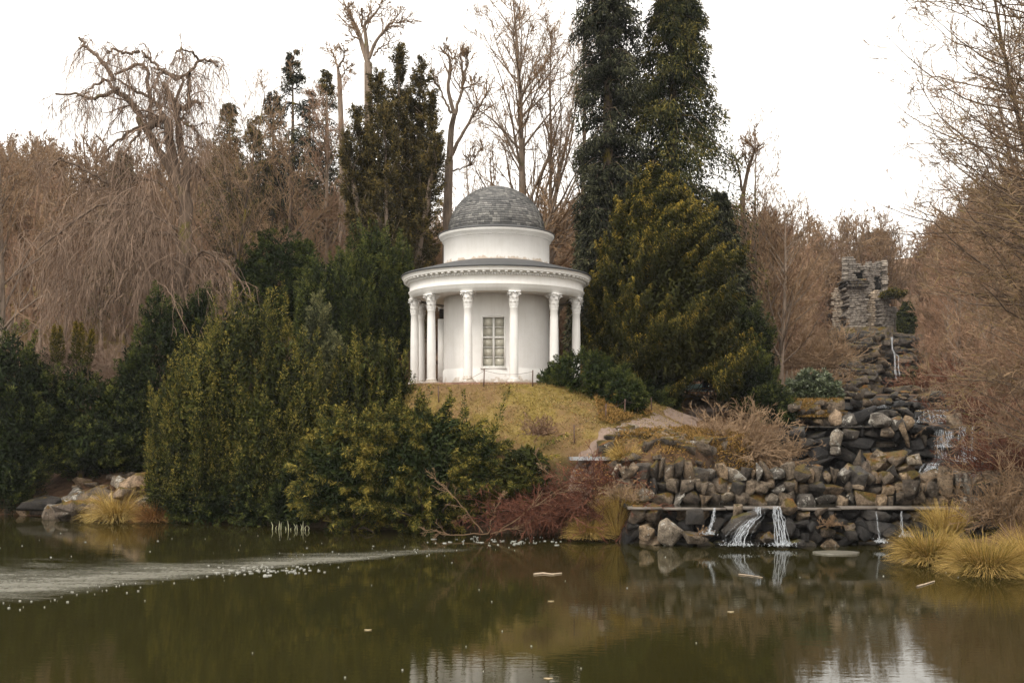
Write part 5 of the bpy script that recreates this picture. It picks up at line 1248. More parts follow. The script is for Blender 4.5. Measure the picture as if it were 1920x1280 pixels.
# golden conifer with rising feathery branches
def golden(label, px, Y, py_t, py_b, half_l, half_r, n, mat, seed=9):
    global rng
    keep = rng; rng = np.random.default_rng(seed)
    T_, B_ = PX(px, py_t, Y), PX(px, py_b, Y); H = T_[2] - B_[2]; root = empty('golden_yew', place(px, Y), label, 'tree'); mb = MB()
    nb = n // 9; prof_ = ([0, .12, .35, .6, .8, .93, 1], [.82, 1, .97, .72, .45, .22, .05])
    ub = rng.random(nb) ** .85; ab = uni(0, 2 * PI, nb); ab = np.where((np.sin(ab) > .3) & (rng.random(nb) < .75), -ab, ab)
    half = np.interp(ub, *prof_) * np.where(np.cos(ab) > 0, half_r, half_l) * Y / FPX * uni(.72, 1.22, nb)
    tip = np.stack([T_[0] + np.cos(ab) * half, Y + np.sin(ab) * half * .85, B_[2] + H * ub], 1)
    tpx, tpy = 960 + tip[:, 0] / tip[:, 1] * FPX, HY - (tip[:, 2] - CZ) / tip[:, 1] * FPX; tip[(tpx > 1240) & (tpx < 1362) & (tpy > 640) & (tip[:, 1] < Y + 3), 2] += 2.6
    el = uni(.45, .95, nb) + .35 * ub; bd = np.stack([np.cos(ab) * np.cos(el) + .30, np.sin(ab) * np.cos(el) * .9, np.sin(el)], 1); bd = unit(bd); bl = uni(3.0, 5.5, nb) * (1 - .45 * ub)
    ix = np.repeat(np.arange(nb), 9); sN = np.tile(np.linspace(.15, 1.0, 9), nb); lat = unit(np.cross(bd, [0, 0, 1.0]))[ix]
    P = tip[ix] - bd[ix] * ((1 - sN) * bl[ix])[:, None] + lat * (.55 * (1.15 - sN) * rng.normal(size=len(ix)))[:, None]; D = bd[ix] + lat * (.35 * rng.normal(size=len(ix)))[:, None] + .1 * rnd(len(ix), 3); ln = uni(1.0, 1.8, len(ix)) * (1 - .3 * ub[ix])
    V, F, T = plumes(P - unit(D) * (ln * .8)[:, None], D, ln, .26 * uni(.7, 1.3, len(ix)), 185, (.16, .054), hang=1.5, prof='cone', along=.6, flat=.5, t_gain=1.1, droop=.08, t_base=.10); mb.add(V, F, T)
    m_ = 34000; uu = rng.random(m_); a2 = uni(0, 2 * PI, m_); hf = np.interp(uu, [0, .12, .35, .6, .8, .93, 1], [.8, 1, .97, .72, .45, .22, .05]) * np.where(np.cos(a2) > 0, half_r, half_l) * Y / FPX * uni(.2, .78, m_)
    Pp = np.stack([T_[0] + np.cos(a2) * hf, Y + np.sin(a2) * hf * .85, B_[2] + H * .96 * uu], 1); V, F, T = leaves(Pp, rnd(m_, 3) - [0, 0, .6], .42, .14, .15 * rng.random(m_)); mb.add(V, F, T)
    crown_part(root, mb, mat); g = place(px, Y); trunk_part(root, [g - [0, 0, .3], (g + T_) / 2, T_], [.35, .2, .04]); rng = keep; return root
golden('big golden green conifer with rising feathery branches right of the temple', 1225, 58, 300, 708, 158, 205, 1000, YEWG)
yew_mass('yew_tree', 'dark green yew skirt at the right foot of the golden conifer', [(1402, 560, 770, 60, 1.8, 1.8), (1420, 650, 775, 58, 1.1, 1.4), (1345, 620, 700, 61, 1.7, 1.5), (1450, 715, 800, 55.5, 1.0, 1.0), (1480, 745, 805, 54.5, .6, .8), (1300, 640, 706, 64, 2.6, 1.3)], YEWD, plen=1.1, prad=.25, K=120, dens=2.8, nrm_w=.5, t_gain=1.0)

# spruces
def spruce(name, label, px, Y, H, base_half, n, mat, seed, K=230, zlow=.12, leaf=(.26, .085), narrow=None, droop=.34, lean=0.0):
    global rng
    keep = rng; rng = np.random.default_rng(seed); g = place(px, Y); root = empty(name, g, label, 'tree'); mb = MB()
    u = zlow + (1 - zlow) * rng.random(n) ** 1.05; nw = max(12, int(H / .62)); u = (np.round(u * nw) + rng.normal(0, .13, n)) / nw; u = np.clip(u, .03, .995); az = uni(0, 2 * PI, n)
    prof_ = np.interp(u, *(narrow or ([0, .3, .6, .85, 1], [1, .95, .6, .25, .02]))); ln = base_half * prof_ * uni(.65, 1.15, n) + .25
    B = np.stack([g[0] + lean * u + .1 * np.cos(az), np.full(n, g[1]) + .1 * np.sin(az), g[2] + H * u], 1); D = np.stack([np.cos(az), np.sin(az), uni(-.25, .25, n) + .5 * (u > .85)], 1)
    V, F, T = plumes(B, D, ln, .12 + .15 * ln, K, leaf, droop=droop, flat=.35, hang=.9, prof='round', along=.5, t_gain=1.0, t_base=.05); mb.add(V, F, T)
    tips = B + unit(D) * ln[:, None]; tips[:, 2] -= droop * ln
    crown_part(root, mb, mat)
    trunk_part(root, [g - [0, 0, .3], g + [lean * .5, 0, H * .5], g + [lean, 0, H * .98]], [H * .013, H * .009, .03], BARKD)
    m_ = min(n, 260); P = np.stack([B[:m_], B[:m_] + unit(D[:m_]) * (ln[:m_] * .5)[:, None] - [0, 0, .03], tips[:m_]], 1); V, F, T = tubes(P, np.tile([.06, .035, .015], (m_, 1)), 4, .2); part('branches', V, F, BARKD, root, False, T, kind='stuff')
    rng = keep; return root
nar1 = ([0, .25, .5, .75, 1], [1, 1, .95, .8, .1])
spruce('spruce', 'tall dark narrow spruce nearest the temple, cut by the top of the picture', 1140, 68, 36, 2.15, 430, SPRUCE, 21, narrow=([0, .2, .45, .6, .8, 1], [1.1, 1.0, 1.0, .95, .78, .1]), K=260)
spruce('spruce', 'tallest dark green spruce right of its narrow neighbour', 1262, 70, 36, 5.8, 520, SPRUCEG, 22, narrow=([0, .3, .4, .6, .8, 1], [1, 1.0, .82, .50, .20, .02]), K=300)
spruce('spruce', 'dark spruce close behind the golden conifer', 1350, 66, 13.5, 3.2, 300, SPRUCE, 23, K=250, zlow=.05)
spruce('spruce', 'lower dark spruce between temple roof and golden conifer', 1120, 66, 15, 1.9, 260, SPRUCE, 24, K=200, zlow=.1)
for i, (px, Y, pt, hw_, mt, lab) in enumerate([
    (549, 96, 92, 2.6, SPRUCE, 'slim pointed spruce rising highest above the left wood'), (512, 98, 170, 3.2, SPRUCE, 'dark spruce left of the slim pointed one'), (430, 90, 195, 3.4, OLIVE, 'olive green spruce with broad tip right of the weeping tree'),
    (580, 100, 165, 3.4, SPRUCE, 'dark spruce right of the slim pointed one'), (612, 104, 128, 3.0, OLIVE, 'olive tipped spruce beside the pruned tree'), (232, 90, 285, 3.2, OLIVE, 'olive spruce seen through the weeping tree'), (475, 94, 215, 2.8, OLIVE, 'low spruce left of the dark pair')]):
    H = top_h(px, pt, Y); sp_ = spruce('spruce', lab, px, Y, H, hw_ * 1.5, 190, mt, 30 + i, K=72, leaf=(.27, .09), zlow=.3, droop=.42, narrow=([0, .4, .7, .9, 1], [1, .85, .52, .24, .05]))

# olive yew-like conifer with several tops
def multitop():
    global rng
    keep = rng; rng = np.random.default_rng(55); Y = 72.0; g = place(740, Y); root = empty('old_conifer', g, 'tall ragged olive brown conifer with several tops left of the dome', 'tree'); mb = MB(); ml = []
    tops = [(748, 85, 640, 36, 0), (790, 110, 560, 36, 1.5), (706, 128, 600, 40, -.8), (812, 175, 480, 28, .5), (722, 190, 640, 44, -2), (765, 170, 640, 44, 2), (668, 200, 420, 30, 0), (648, 250, 420, 22, -1), (690, 270, 640, 44, 1.0), (820, 250, 420, 24, -1.2), (790, 280, 640, 42, -.5), (740, 330, 660, 56, 1), (700, 430, 680, 46, .5), (660, 330, 480, 26, .6)]
    for (px, pt, pb, hw_, dy) in tops:
        Yy = Y + dy; T_, B_ = PX(px, pt, Yy), PX(px + (740 - px) * .3, pb, Yy); H = T_[2] - B_[2]; n = int(H * 15)
        u = rng.random(n) ** .8; az = uni(0, 2 * PI, n); wv = np.interp(u, [0, .3, .7, .92, 1], [.75, 1, .8, .4, .1]) * hw_ * Y / FPX * (1 + .25 * np.sin(u * 17 + px))
        C = B_ + (T_ - B_) * u[:, None]; P = C + np.stack([np.cos(az) * wv, np.sin(az) * wv, np.zeros(n)], 1) * uni(.35, 1.0, n)[:, None]
        D = np.stack([np.cos(az) * .6, np.sin(az) * .6, uni(.2, 1.0, n)], 1); ln = uni(.7, 1.7, n)
        V, F, T = plumes(P - unit(D) * (ln * .6)[:, None], D, ln, .27 * uni(.7, 1.4, n), 80, (.20, .07), hang=.4, prof='cone', along=.8, t_gain=.95); mb.add(V, F, T)
        ml.append(np.array([PX(740 + (px - 740) * .15, 660, Y), B_ * .5 + C.mean(0) * .5, C.mean(0), T_]))
    crown_part(root, mb, OLIVE)
    P = np.array(ml); V, F, T = tubes(P, np.tile([.26, .2, .13, .03], (len(P), 1)), 6, .2); part('trunk', V, F, BARKG, root, True, T)
    S, RS = sprout(P, np.tile([.2, .15, .1, .04], (len(P), 1)), 24, .15, .95, (.5, 1.0), (.08, .2), 6, .2, .02, .35, .3); V, F, T = tubes(S, np.clip(RS, .015, .05), 4, .4); part('branches', V, F, BARKG, root, False, T, kind='stuff')
    rng = keep
multitop()
# far little conifers on the skyline
for i, px in enumerate([1622, 1631, 1640, 1650, 1658]):
    Y = 470; g = place(px, Y); H = top_h(px, [441, 436, 438, 433, 437][i], Y) if True else 14
    r = empty('skyline_conifer', g, 'small %s conifer of the five on the far skyline above the ruin' % ['leftmost', 'second', 'middle', 'fourth', 'rightmost'][i], 'tree', 'conifers on the far skyline'); mb = MB(); n = 120
    u = rng.random(n); az = uni(0, 2 * PI, n); ln = 4.0 * (1 - u) + .6; H = max(H, 10); B = np.stack([np.full(n, g[0]), np.full(n, g[1]), g[2] + H * (.3 + .7 * u)], 1); V, F, T = plumes(B, np.stack([np.cos(az), np.sin(az), np.zeros(n)], 1), ln, .8, 14, (1.4, .6), droop=.2); mb.add(V, F, T); crown_part(r, mb, SPRUCE); trunk_part(r, [g, g + [0, 0, H]], [.3, .05], k=5)

# rhododendron and little shrubs
def leafbush(name, label, px, py_t, py_b, Y, hw_, mat, n=300, K=60, leaf=(.16, .07), plen=.5, prad=.22, cat='shrub'):
    return yew_mass(name, label, [(px, py_t, py_b, Y, hw_ * Y / FPX, hw_ * Y / FPX * .8), (px - hw_ * .4, py_t + 8, py_b, Y, hw_ * .6 * Y / FPX, hw_ * .6 * Y / FPX), (px + hw_ * .45, py_t + 10, py_b, Y, hw_ * .55 * Y / FPX, hw_ * .6 * Y / FPX)], mat, upness=.5, nrm_w=.8, plen=plen, prad=prad, K=K, dens=6, leaf=leaf, cat=cat, trunk=name != 'ivy')
leafbush('rhododendron', 'pale leaved rhododendron bush above the mossy cascade rocks', 1525, 692, 762, 60, 54, RHODO, K=45, leaf=(.2, .075))
leafbush('shrub', 'small grey green shrub at the foot of the cliff right of the thin falls', 1715, 690, 728, 120, 22, GREYG, K=40, leaf=(.3, .12))
leafbush('ivy', 'yellow green ivy spilling over the right shoulder of the ruin', 1675, 541, 556, 158, 24, YEWG, K=30, leaf=(.35, .15), plen=.8, prad=.4)
leafbush('ivy', 'dark green ivy hanging beside the ruin right pier', 1700, 565, 628, 158, 16, YEWD, K=40, leaf=(.35, .15), plen=.8, prad=.4)

# ---------------------------------------------------------------- twiggy shrubs
def twig_bush(name, label, c, R_, n, mat, seed, per=(6, 5), r0=.02, up=.02, wig=.18, cat='shrub', bias=(0, 0, 0), flat=.9, rmin=.006, roots=.3, lv=None):
    global rng
    keep = rng; rng = np.random.default_rng(seed); c = np.array(c, float); root = empty(name, c, label, cat)
    B = np.stack([rnd(n) * R_ * roots, rnd(n) * R_ * roots * .6, np.zeros(n)], 1); D = unit(rnd(n, 3)); D[:, 2] = np.abs(D[:, 2]) * flat + .15; D = D + np.array(bias)
    P = walk(B, D, R_ * uni(.7, 1.3, n), 8, wig, up - .05); rd = np.tile(np.linspace(r0, r0 * .3, 8), (n, 1)); mb = MB(); mb.add(*tubes(P, rd, 4, .3)); V, F = mb.get()
    obj('stems', make_mesh('stems', V, F, mat, False, mb.tint()), root, kind='stuff')
    mb = MB(); A, RA = sprout(P, rd, per[0], .15, 1, (.3, 1.0), (.3, .7), 5, wig * 1.2, up, .7, .4); RA = np.maximum(RA, rmin); mb.add(*ribbons(A, RA, .3 + .5 * rng.random(len(A))))
    C, RC = sprout(A, RA, per[1], .15, 1, (.3, .9), (.35, .8), 3, wig * 1.3, up, .7, .5); RC = np.maximum(RC, rmin * .75); mb.add(*ribbons(C[:, ::1], RC, .4 + .6 * rng.random(len(C)))); V, F = mb.get()
    obj('twigs', make_mesh('twigs', V, F, mat, False, mb.tint()), root, kind='stuff')
    if lv:
        i = rng.integers(0, len(C), lv[0]); V, F, T = leaves(C[i, -1], rnd(lv[0], 3), lv[2], lv[2] * .6, rng.random(lv[0])); obj('leaves', make_mesh('leaves', V, F, lv[1], False, T), root, kind='stuff')
    rng = keep; return root
def pb(px, py, Y): return PX(px, py, Y)
twig_bush('twiggy_bush', 'big leafless twiggy bush spreading over the bank below the park bench', pb(1375, 868, 50.5), 2.55, 120, TWIGY, 701, per=(7, 6), wig=.22, r0=.022, rmin=.009, up=.0)
twig_bush('twiggy_bush', 'right part of the leafless bush above the black basin', pb(1425, 868, 51), 2.4, 90, TWIGY, 702, per=(7, 6), wig=.22, rmin=.009, up=-.02)
twig_bush('twiggy_bush', 'curly leafless twigs reaching up beside the person on the bench', pb(1388, 775, 64), 1.9, 40, TWIGY, 703, per=(6, 5), wig=.25, rmin=.009)
twig_bush('red_stem_bush', 'dense red brown stemmed thicket hanging over the lake bank', pb(1065, 965, 44.0), 2.1, 150, TWIGRED, 704, per=(6, 5), wig=.16, rmin=.008, up=-.10, roots=.55)
twig_bush('red_stem_bush', 'lower left red brown twigs trailing towards the water', pb(1000, 985, 43.8), 1.6, 80, TWIGRED, 705, per=(6, 4), wig=.18, rmin=.007, up=-.08, roots=.6)
twig_bush('red_stem_bush', 'rusty twigs spreading over the stones left of the dry wall', pb(1140, 905, 43.6), 1.3, 70, TWIGRED, 706, per=(5, 4), wig=.2, rmin=.007, up=-.06, roots=.6, lv=(700, LITTER, .07))
for i, (px, py, Y, R_, n, mt, lab) in enumerate([
    (1900, 985, 36.0, 1.9, 80, TWIG, 'brown twiggy shrub on the right shore behind the tussocks'), (1880, 880, 42.5, 1.8, 80, TWIGRED, 'red twiggy shrub at the right end of the dry wall'), (1930, 850, 45, 2.6, 100, TWIGR, 'russet shrub mass on the right bank of the cascade'),
    (1850, 800, 52, 2.1, 80, TWIGRED, 'dark red leafless shrub right of the white waterfalls'), (1880, 760, 58, 3.2, 90, TWIGR, 'russet leafless shrub above the right end of the third cascade'), (1820, 745, 68, 2.8, 80, TWIGRED, 'reddish shrub on the slope right of the farther cascades'),
    (1930, 700, 56, 3.4, 90, TWIGR, 'tall russet shrub near the right edge of the wood'), (1790, 720, 84, 3.2, 80, TWIGR, 'rust coloured shrub below the wooded right slope'), (1735, 738, 96, 2.6, 70, TWIGRED, 'small reddish shrub by the farthest cascade step'),
    (1530, 690, 76, 3.0, 120, TWIGY, 'rounded ochre bush behind the rhododendron'), (1522, 732, 110, 3.0, 90, TWIGY, 'ochre twiggy bush at the left foot of the cliff'),
    (1560, 985, 40.7, .42, 26, TWIG, 'small dry twig tuft growing on the lowest wall'), (1322, 1003, 40.7, .28, 30, TWIGY, 'tiny brown tuft on a rock at the water line'), (1170, 935, 42.6, .8, 50, TWIGY, 'dry yellowish twigs by the left end of the dry wall'),
    (125, 690, 57.6, 1.6, 70, TWIGW, 'pinkish twiggy shrub in the gap between the left yews'), (300, 925, 52, .8, 40, TWIGR, 'brown dry stems beside the left shore boulders'), (1010, 815, 46.3, .8, 50, TWIGR, 'rusty twiggy growth at the left edge of the lawn'),
    (340, 960, 51.0, .7, 30, TWIGRED, 'thin red stems at the water under the big yew'), (530, 968, 50, .9, 30, TWIGRED, 'fine red brown twigs leaning over the reeds')]):
    twig_bush('twiggy_bush', lab, pb(px, py, Y), R_, n, mt, 720 + i, per=(5, 4), rmin=.0075 * Y / 42, wig=.17, roots=.35, up=.03)
ug = None
for i, (px, Y) in enumerate([(20, 66), (90, 70), (140, 74), (210, 72), (270, 69), (-20, 72), (420, 72), (470, 76)]):
    lb = ['leafless pinkish thicket behind the left edge yew', 'leafless thicket left of the grass gap', 'thicket beside the small grass gap', 'pale thicket under the weeping twigs', 'thicket between weeping tree and dark yew', 'thicket at the far left edge behind the yew', 'brown thicket left of the holly crown', 'brown thicket behind the holly crown'][i]
    if ug is None: ug = twig_bush('undergrowth', lb, place(px, Y), 3.4, 90, TWIGW, 760, per=(7, 6), rmin=.010, up=.04)
    else:
        c2 = copy_tree(ug); c2.location = tuple(place(px, Y)); c2.rotation_euler = (0, 0, i * 1.1); c2['label'] = lb

# branches fallen into the lake below the spreading yew
def fallen(label, pts, seed, Y=43.6, r0=.032, per=6, mat=TWIG, name='fallen_branch'):
    global rng
    keep = rng; rng = np.random.default_rng(seed); P = np.array([PX(a, c, Y + dy) for a, c, dy in pts]); base = P[0].copy(); s = np.linspace(0, len(P) - 1, 12)
    Q = np.stack([np.interp(s, range(len(P)), P[:, q]) for q in range(3)], 1) - base; Q[1:] += .03 * rnd(11, 3); rd = np.linspace(r0, r0 * .3, 12)[None]
    root = empty(name, base, label, 'branch'); V, F, T = tubes(Q[None], rd, 6, .4); obj('limb', make_mesh('limb', V, F, mat, True, T), root)
    A, RA = sprout(Q[None], rd, per * 2, .2, 1, (.4, 1), (.15, .4), 6, .2, .02, .6, .4); RA = np.maximum(RA, .009); mb = MB(); mb.add(*tubes(A, RA, 4, .5)); C, RC = sprout(A, RA, 4, .2, 1, (.4, .9), (.3, .7), 4, .2, .02, .7, .5); RC = np.maximum(RC, .007); mb.add(*tubes(C, RC, 3, .8)); V, F = mb.get()
    obj('twigs', make_mesh('twigs', V, F, mat, False, mb.tint()), root, kind='stuff'); rng = keep
fallen('long bare branch rising from the water to the left over dark yew', [(905, 998, -.4), (860, 940, -.6), (805, 885, -.7)], 1)
fallen('bare branch lying along the water to the left', [(915, 1000, 0), (850, 1003, -.3), (788, 990, -.4)], 2)
fallen('bare forked branch standing up from the water under the yew', [(915, 1000, 0), (928, 955, -.3), (945, 920, -.3)], 3, r0=.03)
fallen('long bare branch sweeping up to the right in front of red stems', [(930, 1002, 0), (985, 960, -.4), (1050, 915, -.5), (1110, 890, -.5)], 4)
fallen('bare branch reaching low to the right along the bank', [(920, 1000, 0), (980, 985, -.4), (1040, 950, -.4)], 5)
fallen('thin bare branch curving out above the stone slab', [(1060, 905, .4), (1020, 880, .2), (1002, 845, .2)], 6, r0=.02)

# ---------------------------------------------------------------- tussocks and reeds
def tussock(label, px, py, Y, R_, H, n, mat, seed, spread=1.0, wid=.022, name='grass_tussock'):
    global rng
    keep = rng; rng = np.random.default_rng(seed); c = PX(px, py, Y); c[2] = max(c[2], -.02)
    az = uni(0, 2 * PI, n); el = np.arccos(rng.random(n) ** .6 * .95) * spread; L = H * uni(.7, 1.25, n); D = np.stack([np.cos(az) * np.sin(el), np.sin(az) * np.sin(el), np.cos(el) + .15], 1)
    B = np.stack([np.cos(az) * R_ * .35 * np.sqrt(rng.random(n)), np.sin(az) * R_ * .35 * np.sqrt(rng.random(n)), np.full(n, .0)], 1); m_ = 6; P = [B]; d = unit(D)
    for k in range(m_ - 1):
        P.append(P[-1] + d * (L / (m_ - 1))[:, None]); d = unit(d + np.array([0, 0, -.30]) * (0.5 + k * .22) * np.sin(el + .2)[:, None] + .05 * rnd(n, 3))
    P = np.stack(P, 1); P[:, :, 2] = np.maximum(P[:, :, 2], .015 + .03 * rng.random((n, 1)))
    side = unit(np.cross(P[:, -1] - P[:, 0] + [0, 0, .01], [0, 0, 1.0]) + .4 * rnd(n, 3)); w_ = np.linspace(1, .15, m_)[None, :, None] * wid / 2
    V = np.stack([P - side[:, None] * w_, P + side[:, None] * w_], 2).reshape(-1, 3); I = (np.arange(n)[:, None] * m_ * 2 + np.arange(m_ - 1)[None] * 2).ravel(); F = np.stack([I, I + 1, I + 3, I + 2], -1)
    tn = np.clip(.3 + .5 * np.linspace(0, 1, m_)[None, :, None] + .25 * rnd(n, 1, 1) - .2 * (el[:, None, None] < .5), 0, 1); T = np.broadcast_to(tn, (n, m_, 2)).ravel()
    o = obj(name, make_mesh(name, V, F, mat, False, T), None, c, label=label, cat='grass'); rng = keep; return o
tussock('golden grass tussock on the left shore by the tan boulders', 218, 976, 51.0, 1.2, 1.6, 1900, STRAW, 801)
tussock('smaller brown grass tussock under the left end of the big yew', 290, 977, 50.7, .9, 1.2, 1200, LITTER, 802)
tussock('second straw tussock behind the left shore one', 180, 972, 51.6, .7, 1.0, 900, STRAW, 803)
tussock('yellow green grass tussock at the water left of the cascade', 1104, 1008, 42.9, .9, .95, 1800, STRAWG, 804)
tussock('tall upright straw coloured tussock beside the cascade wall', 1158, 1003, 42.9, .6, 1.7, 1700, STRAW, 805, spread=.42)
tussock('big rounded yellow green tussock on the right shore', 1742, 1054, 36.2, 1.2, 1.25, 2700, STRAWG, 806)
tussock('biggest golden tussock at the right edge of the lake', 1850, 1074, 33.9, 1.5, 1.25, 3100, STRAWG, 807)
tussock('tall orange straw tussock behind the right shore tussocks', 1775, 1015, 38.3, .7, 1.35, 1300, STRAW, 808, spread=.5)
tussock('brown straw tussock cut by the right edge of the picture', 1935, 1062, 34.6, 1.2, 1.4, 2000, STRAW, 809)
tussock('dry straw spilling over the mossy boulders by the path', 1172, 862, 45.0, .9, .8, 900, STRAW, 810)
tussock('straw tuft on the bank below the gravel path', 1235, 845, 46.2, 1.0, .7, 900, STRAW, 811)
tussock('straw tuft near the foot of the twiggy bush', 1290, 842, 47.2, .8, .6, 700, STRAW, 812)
REED = leafmat('reed_blade', (.10, .12, .05), (.30, .33, .17), (.52, .52, .34))
rd_ = empty('reeds', PX(545, 992, 46.8), 'row of short pale green reed tips sticking out of the water', 'reeds')
for i in range(13):
    c = PX(512 + i * 5.6 + random.uniform(-2, 2), 988 + random.uniform(-2, 4), 47.0 - .03 * i); c[2] = -.05; h = random.uniform(.15, .48); P = np.array([c, c + [random.uniform(-.05, .05), 0, h * .6], c + [random.uniform(-.05, .05), 0, h]]); V, F, T = tubes(P[None], np.array([[.02, .018, .006]]), 5, .8); part('reed', V, F, REED, rd_, True, T)

# turf, litter and moss: uncountable ground cover
def ground_leaves(name, label, pts, mat, L, W_, up, cat, jit=.02):
    P = np.array(pts); n = len(P); d = rnd(n, 3) * [1, 1, .5] + [0, 0, up]; V, F, T = leaves(P + [0, 0, jit], d, L * uni(.6, 1.3, n), W_, rng.random(n)); c = P.mean(0); obj(name, make_mesh(name, V - c, F, mat, False, T), None, c, kind='stuff', label=label, cat=cat)
n = 60000; x = rng.uniform(-10, 9.2, n); y = rng.uniform(43.5, 57, n); r_ = np.hypot(x - TC[0], y - TC[1]); k = (r_ > 5.7) & (r_ < 13) & (x < 8.0 + .15 * (y - 48)) & (y - shore(x) > 1.5); x, y = x[k], y[k]
cl = np.sin(x * 2.1) * np.cos(y * 2.7 + x) + .5 * rnd(len(x)) > -.4; x, y = x[cl], y[cl]
ground_leaves('short_grass', 'short yellowed winter grass on the temple mound', np.stack([x, y, hgt(x, y)], 1), TURF, .11, .035, .8, 'grass')
n = 9000; x = rng.uniform(-10, 9, n); y = rng.uniform(44, 58, n); z = hgt(x, y); k = (y - shore(x) > 1) & (np.hypot(x - TC[0], y - TC[1]) > 5.6); ground_leaves('fallen_leaves', 'brown fallen leaves scattered over the lawn', np.stack([x, y, z], 1)[k], LITTER, .07, .05, .1, 'leaves')
n = 60000; x = rng.uniform(4, 14, n); y = rng.uniform(43.8, 51.5, n); z = hgt(x, y); k = (np.sin(x * 1.9 + y) + np.cos(y * 2.3 - x) + rnd(n) * .8 > -.2); k &= np.hypot((x - np.interp(y, cy_[:60], cx_[:60])), 0) > .9
ground_leaves('bank_growth', 'orange brown moss, dead grass and leaves over the stony bank', np.stack([x, y, z + .12], 1)[k], MOSSL, .16, .05, .7, 'moss', .05)
n = 9000; px = rng.uniform(1488, 1580, n); s_ = rng.random(n); Y = 54 + 4 * (1 - s_); P = np.stack([(px - 960) / FPX * Y, Y, CZ + (HY - (757 + 34 * s_)) / FPX * Y + .25], 1); ground_leaves('moss_cushion', 'ochre moss cushions on the rocks beside the third cascade', P, MOSSL, .14, .06, .8, 'moss')
n = 5000; px = rng.uniform(1500, 1590, n); Y = rng.uniform(46, 50, n); x = (px - 960) / FPX * Y; ground_leaves('fallen_leaves', 'pinkish wet leaves lying in the black basin left', np.stack([x, Y, hgt(x, Y) + .15], 1), LITTER, .09, .06, .1, 'leaves')

# ---------------------------------------------------------------- branches from the right bank
def over_tree(label, base, seed, h, n1, aim, mat=BARK, tm=TWIGN, per=(8, 6, 5), tr=.18, lr1=(.5, .9), twig_r=.007, up=.03, cf=.1, wig=.12):
    global rng
    keep = rng; rng = np.random.default_rng(seed); P = walk(np.zeros((1, 3)), np.array([[aim[0] * .25, aim[1] * .25, 1.0]]), np.array([h]), 12, .05, .03); P[0, 0, 2] = -.4
    rad = (tr * np.linspace(1, .2, 12))[None]; tk = MB(); tw = MB(); tk.add(*tubes(P, rad, 9, .2))
    A, RA = sprout(P, rad, n1, cf, 1, (.7, 1.3), lr1, 10, wig, up, .42, .2, bias=(aim[0], aim[1], .15), taper_len=.35); tk.add(*tubes(A, RA, 6, .35))
    B, RB = sprout(A, RA, per[0], .2, 1, (.4, .9), (.3, .6), 8, wig * 1.4, up, .55, .3); RB = np.maximum(RB, twig_r * 1.4); tw.add(*tubes(B, RB, 3, .4))
    C, RC = sprout(B, RB, per[1], .15, 1, (.4, .9), (.35, .7), 6, wig * 1.6, up * 1.5, .6, .4); RC = np.maximum(RC, twig_r); tw.add(*ribbons(C, RC, .5 + .4 * rng.random(len(C))))
    D, RD = sprout(C, RC, per[2], .2, 1, (.4, .9), (.35, .8), 3, wig * 1.6, up * 1.5, .7, .5); RD = np.maximum(RD, twig_r * .7); tw.add(*spikes(D, RD, .6 + .4 * rng.random(len(D))))
    rng = keep; r = tree_thing('overhanging_tree', label, 'tree', base, tk, tw, mat, tm)
def gx(x, y): return np.array([x, y, G(x, y)])
over_tree('leafless tree at the right edge with high branches against the sky', gx(21.5, 33.0), 901, 22, 34, (-.9, -.05), lr1=(.24, .42), per=(7, 6, 4), cf=.4, tr=.26)
over_tree('leafless tree at the right edge with dense middle branches', gx(22.5, 36.5), 902, 17, 40, (-.9, -.1), lr1=(.30, .5), per=(7, 6, 4), cf=.3, tr=.24)
over_tree('leafless tree at the right edge with pale low branches reaching left', gx(20.2, 34.5), 903, 8, 24, (-.9, .0), lr1=(.55, .95), per=(7, 6, 3), cf=.25, tr=.16, up=.01)
over_tree('low leafless shrub tree leaning over the cascade at the right edge', gx(20.0, 36.0), 904, 4.5, 20, (-.9, .0), lr1=(.7, 1.3), per=(6, 5, 3), cf=.1, tr=.1, tm=TWIGY, up=.02)
over_tree('leafless reddish tree behind the right edge trees', gx(25.5, 46), 905, 16, 34, (-.6, -.1), lr1=(.3, .5), per=(7, 6, 3), cf=.15, tr=.2, tm=TWIGR, twig_r=.009)
over_tree('leafless brown tree on the slope above the cascade right bank', gx(31.5, 58), 906, 19, 36, (-.4, -.1), lr1=(.25, .45), per=(7, 6, 3), cf=.1, tr=.22, tm=TWIG, twig_r=.011)
over_tree('leafless tree with dark drooping branches between the two right edge trees', gx(22.0, 40.0), 907, 18, 36, (-.8, -.1), lr1=(.28, .5), per=(7, 6, 3), cf=.35, tr=.22, tm=TWIG, twig_r=.008)

def again(name, label, base, rz, sc):
    src = bpy.data.objects[name]; c = copy_tree(src); c.location = tuple(base); c.rotation_euler = (0, 0, rz); c.scale = (sc,) * 3; c['label'] = label
again('overhanging_tree', 'leafless tree at the right edge whose twigs reach highest up the picture', gx(20.6, 30.5), .35, .95)
again('overhanging_tree.001', 'leafless tree at the right edge filling the gap above the tussocks', gx(21.0, 34.2), -.4, .9)
again('overhanging_tree.006', 'leafless tree with tangled twigs nearest the right edge of the lake', gx(19.6, 31.2), .3, .75)
again('overhanging_tree.001', 'leafless tree farther back above the cascade right bank', gx(27.0, 43.5), .25, 1.1)

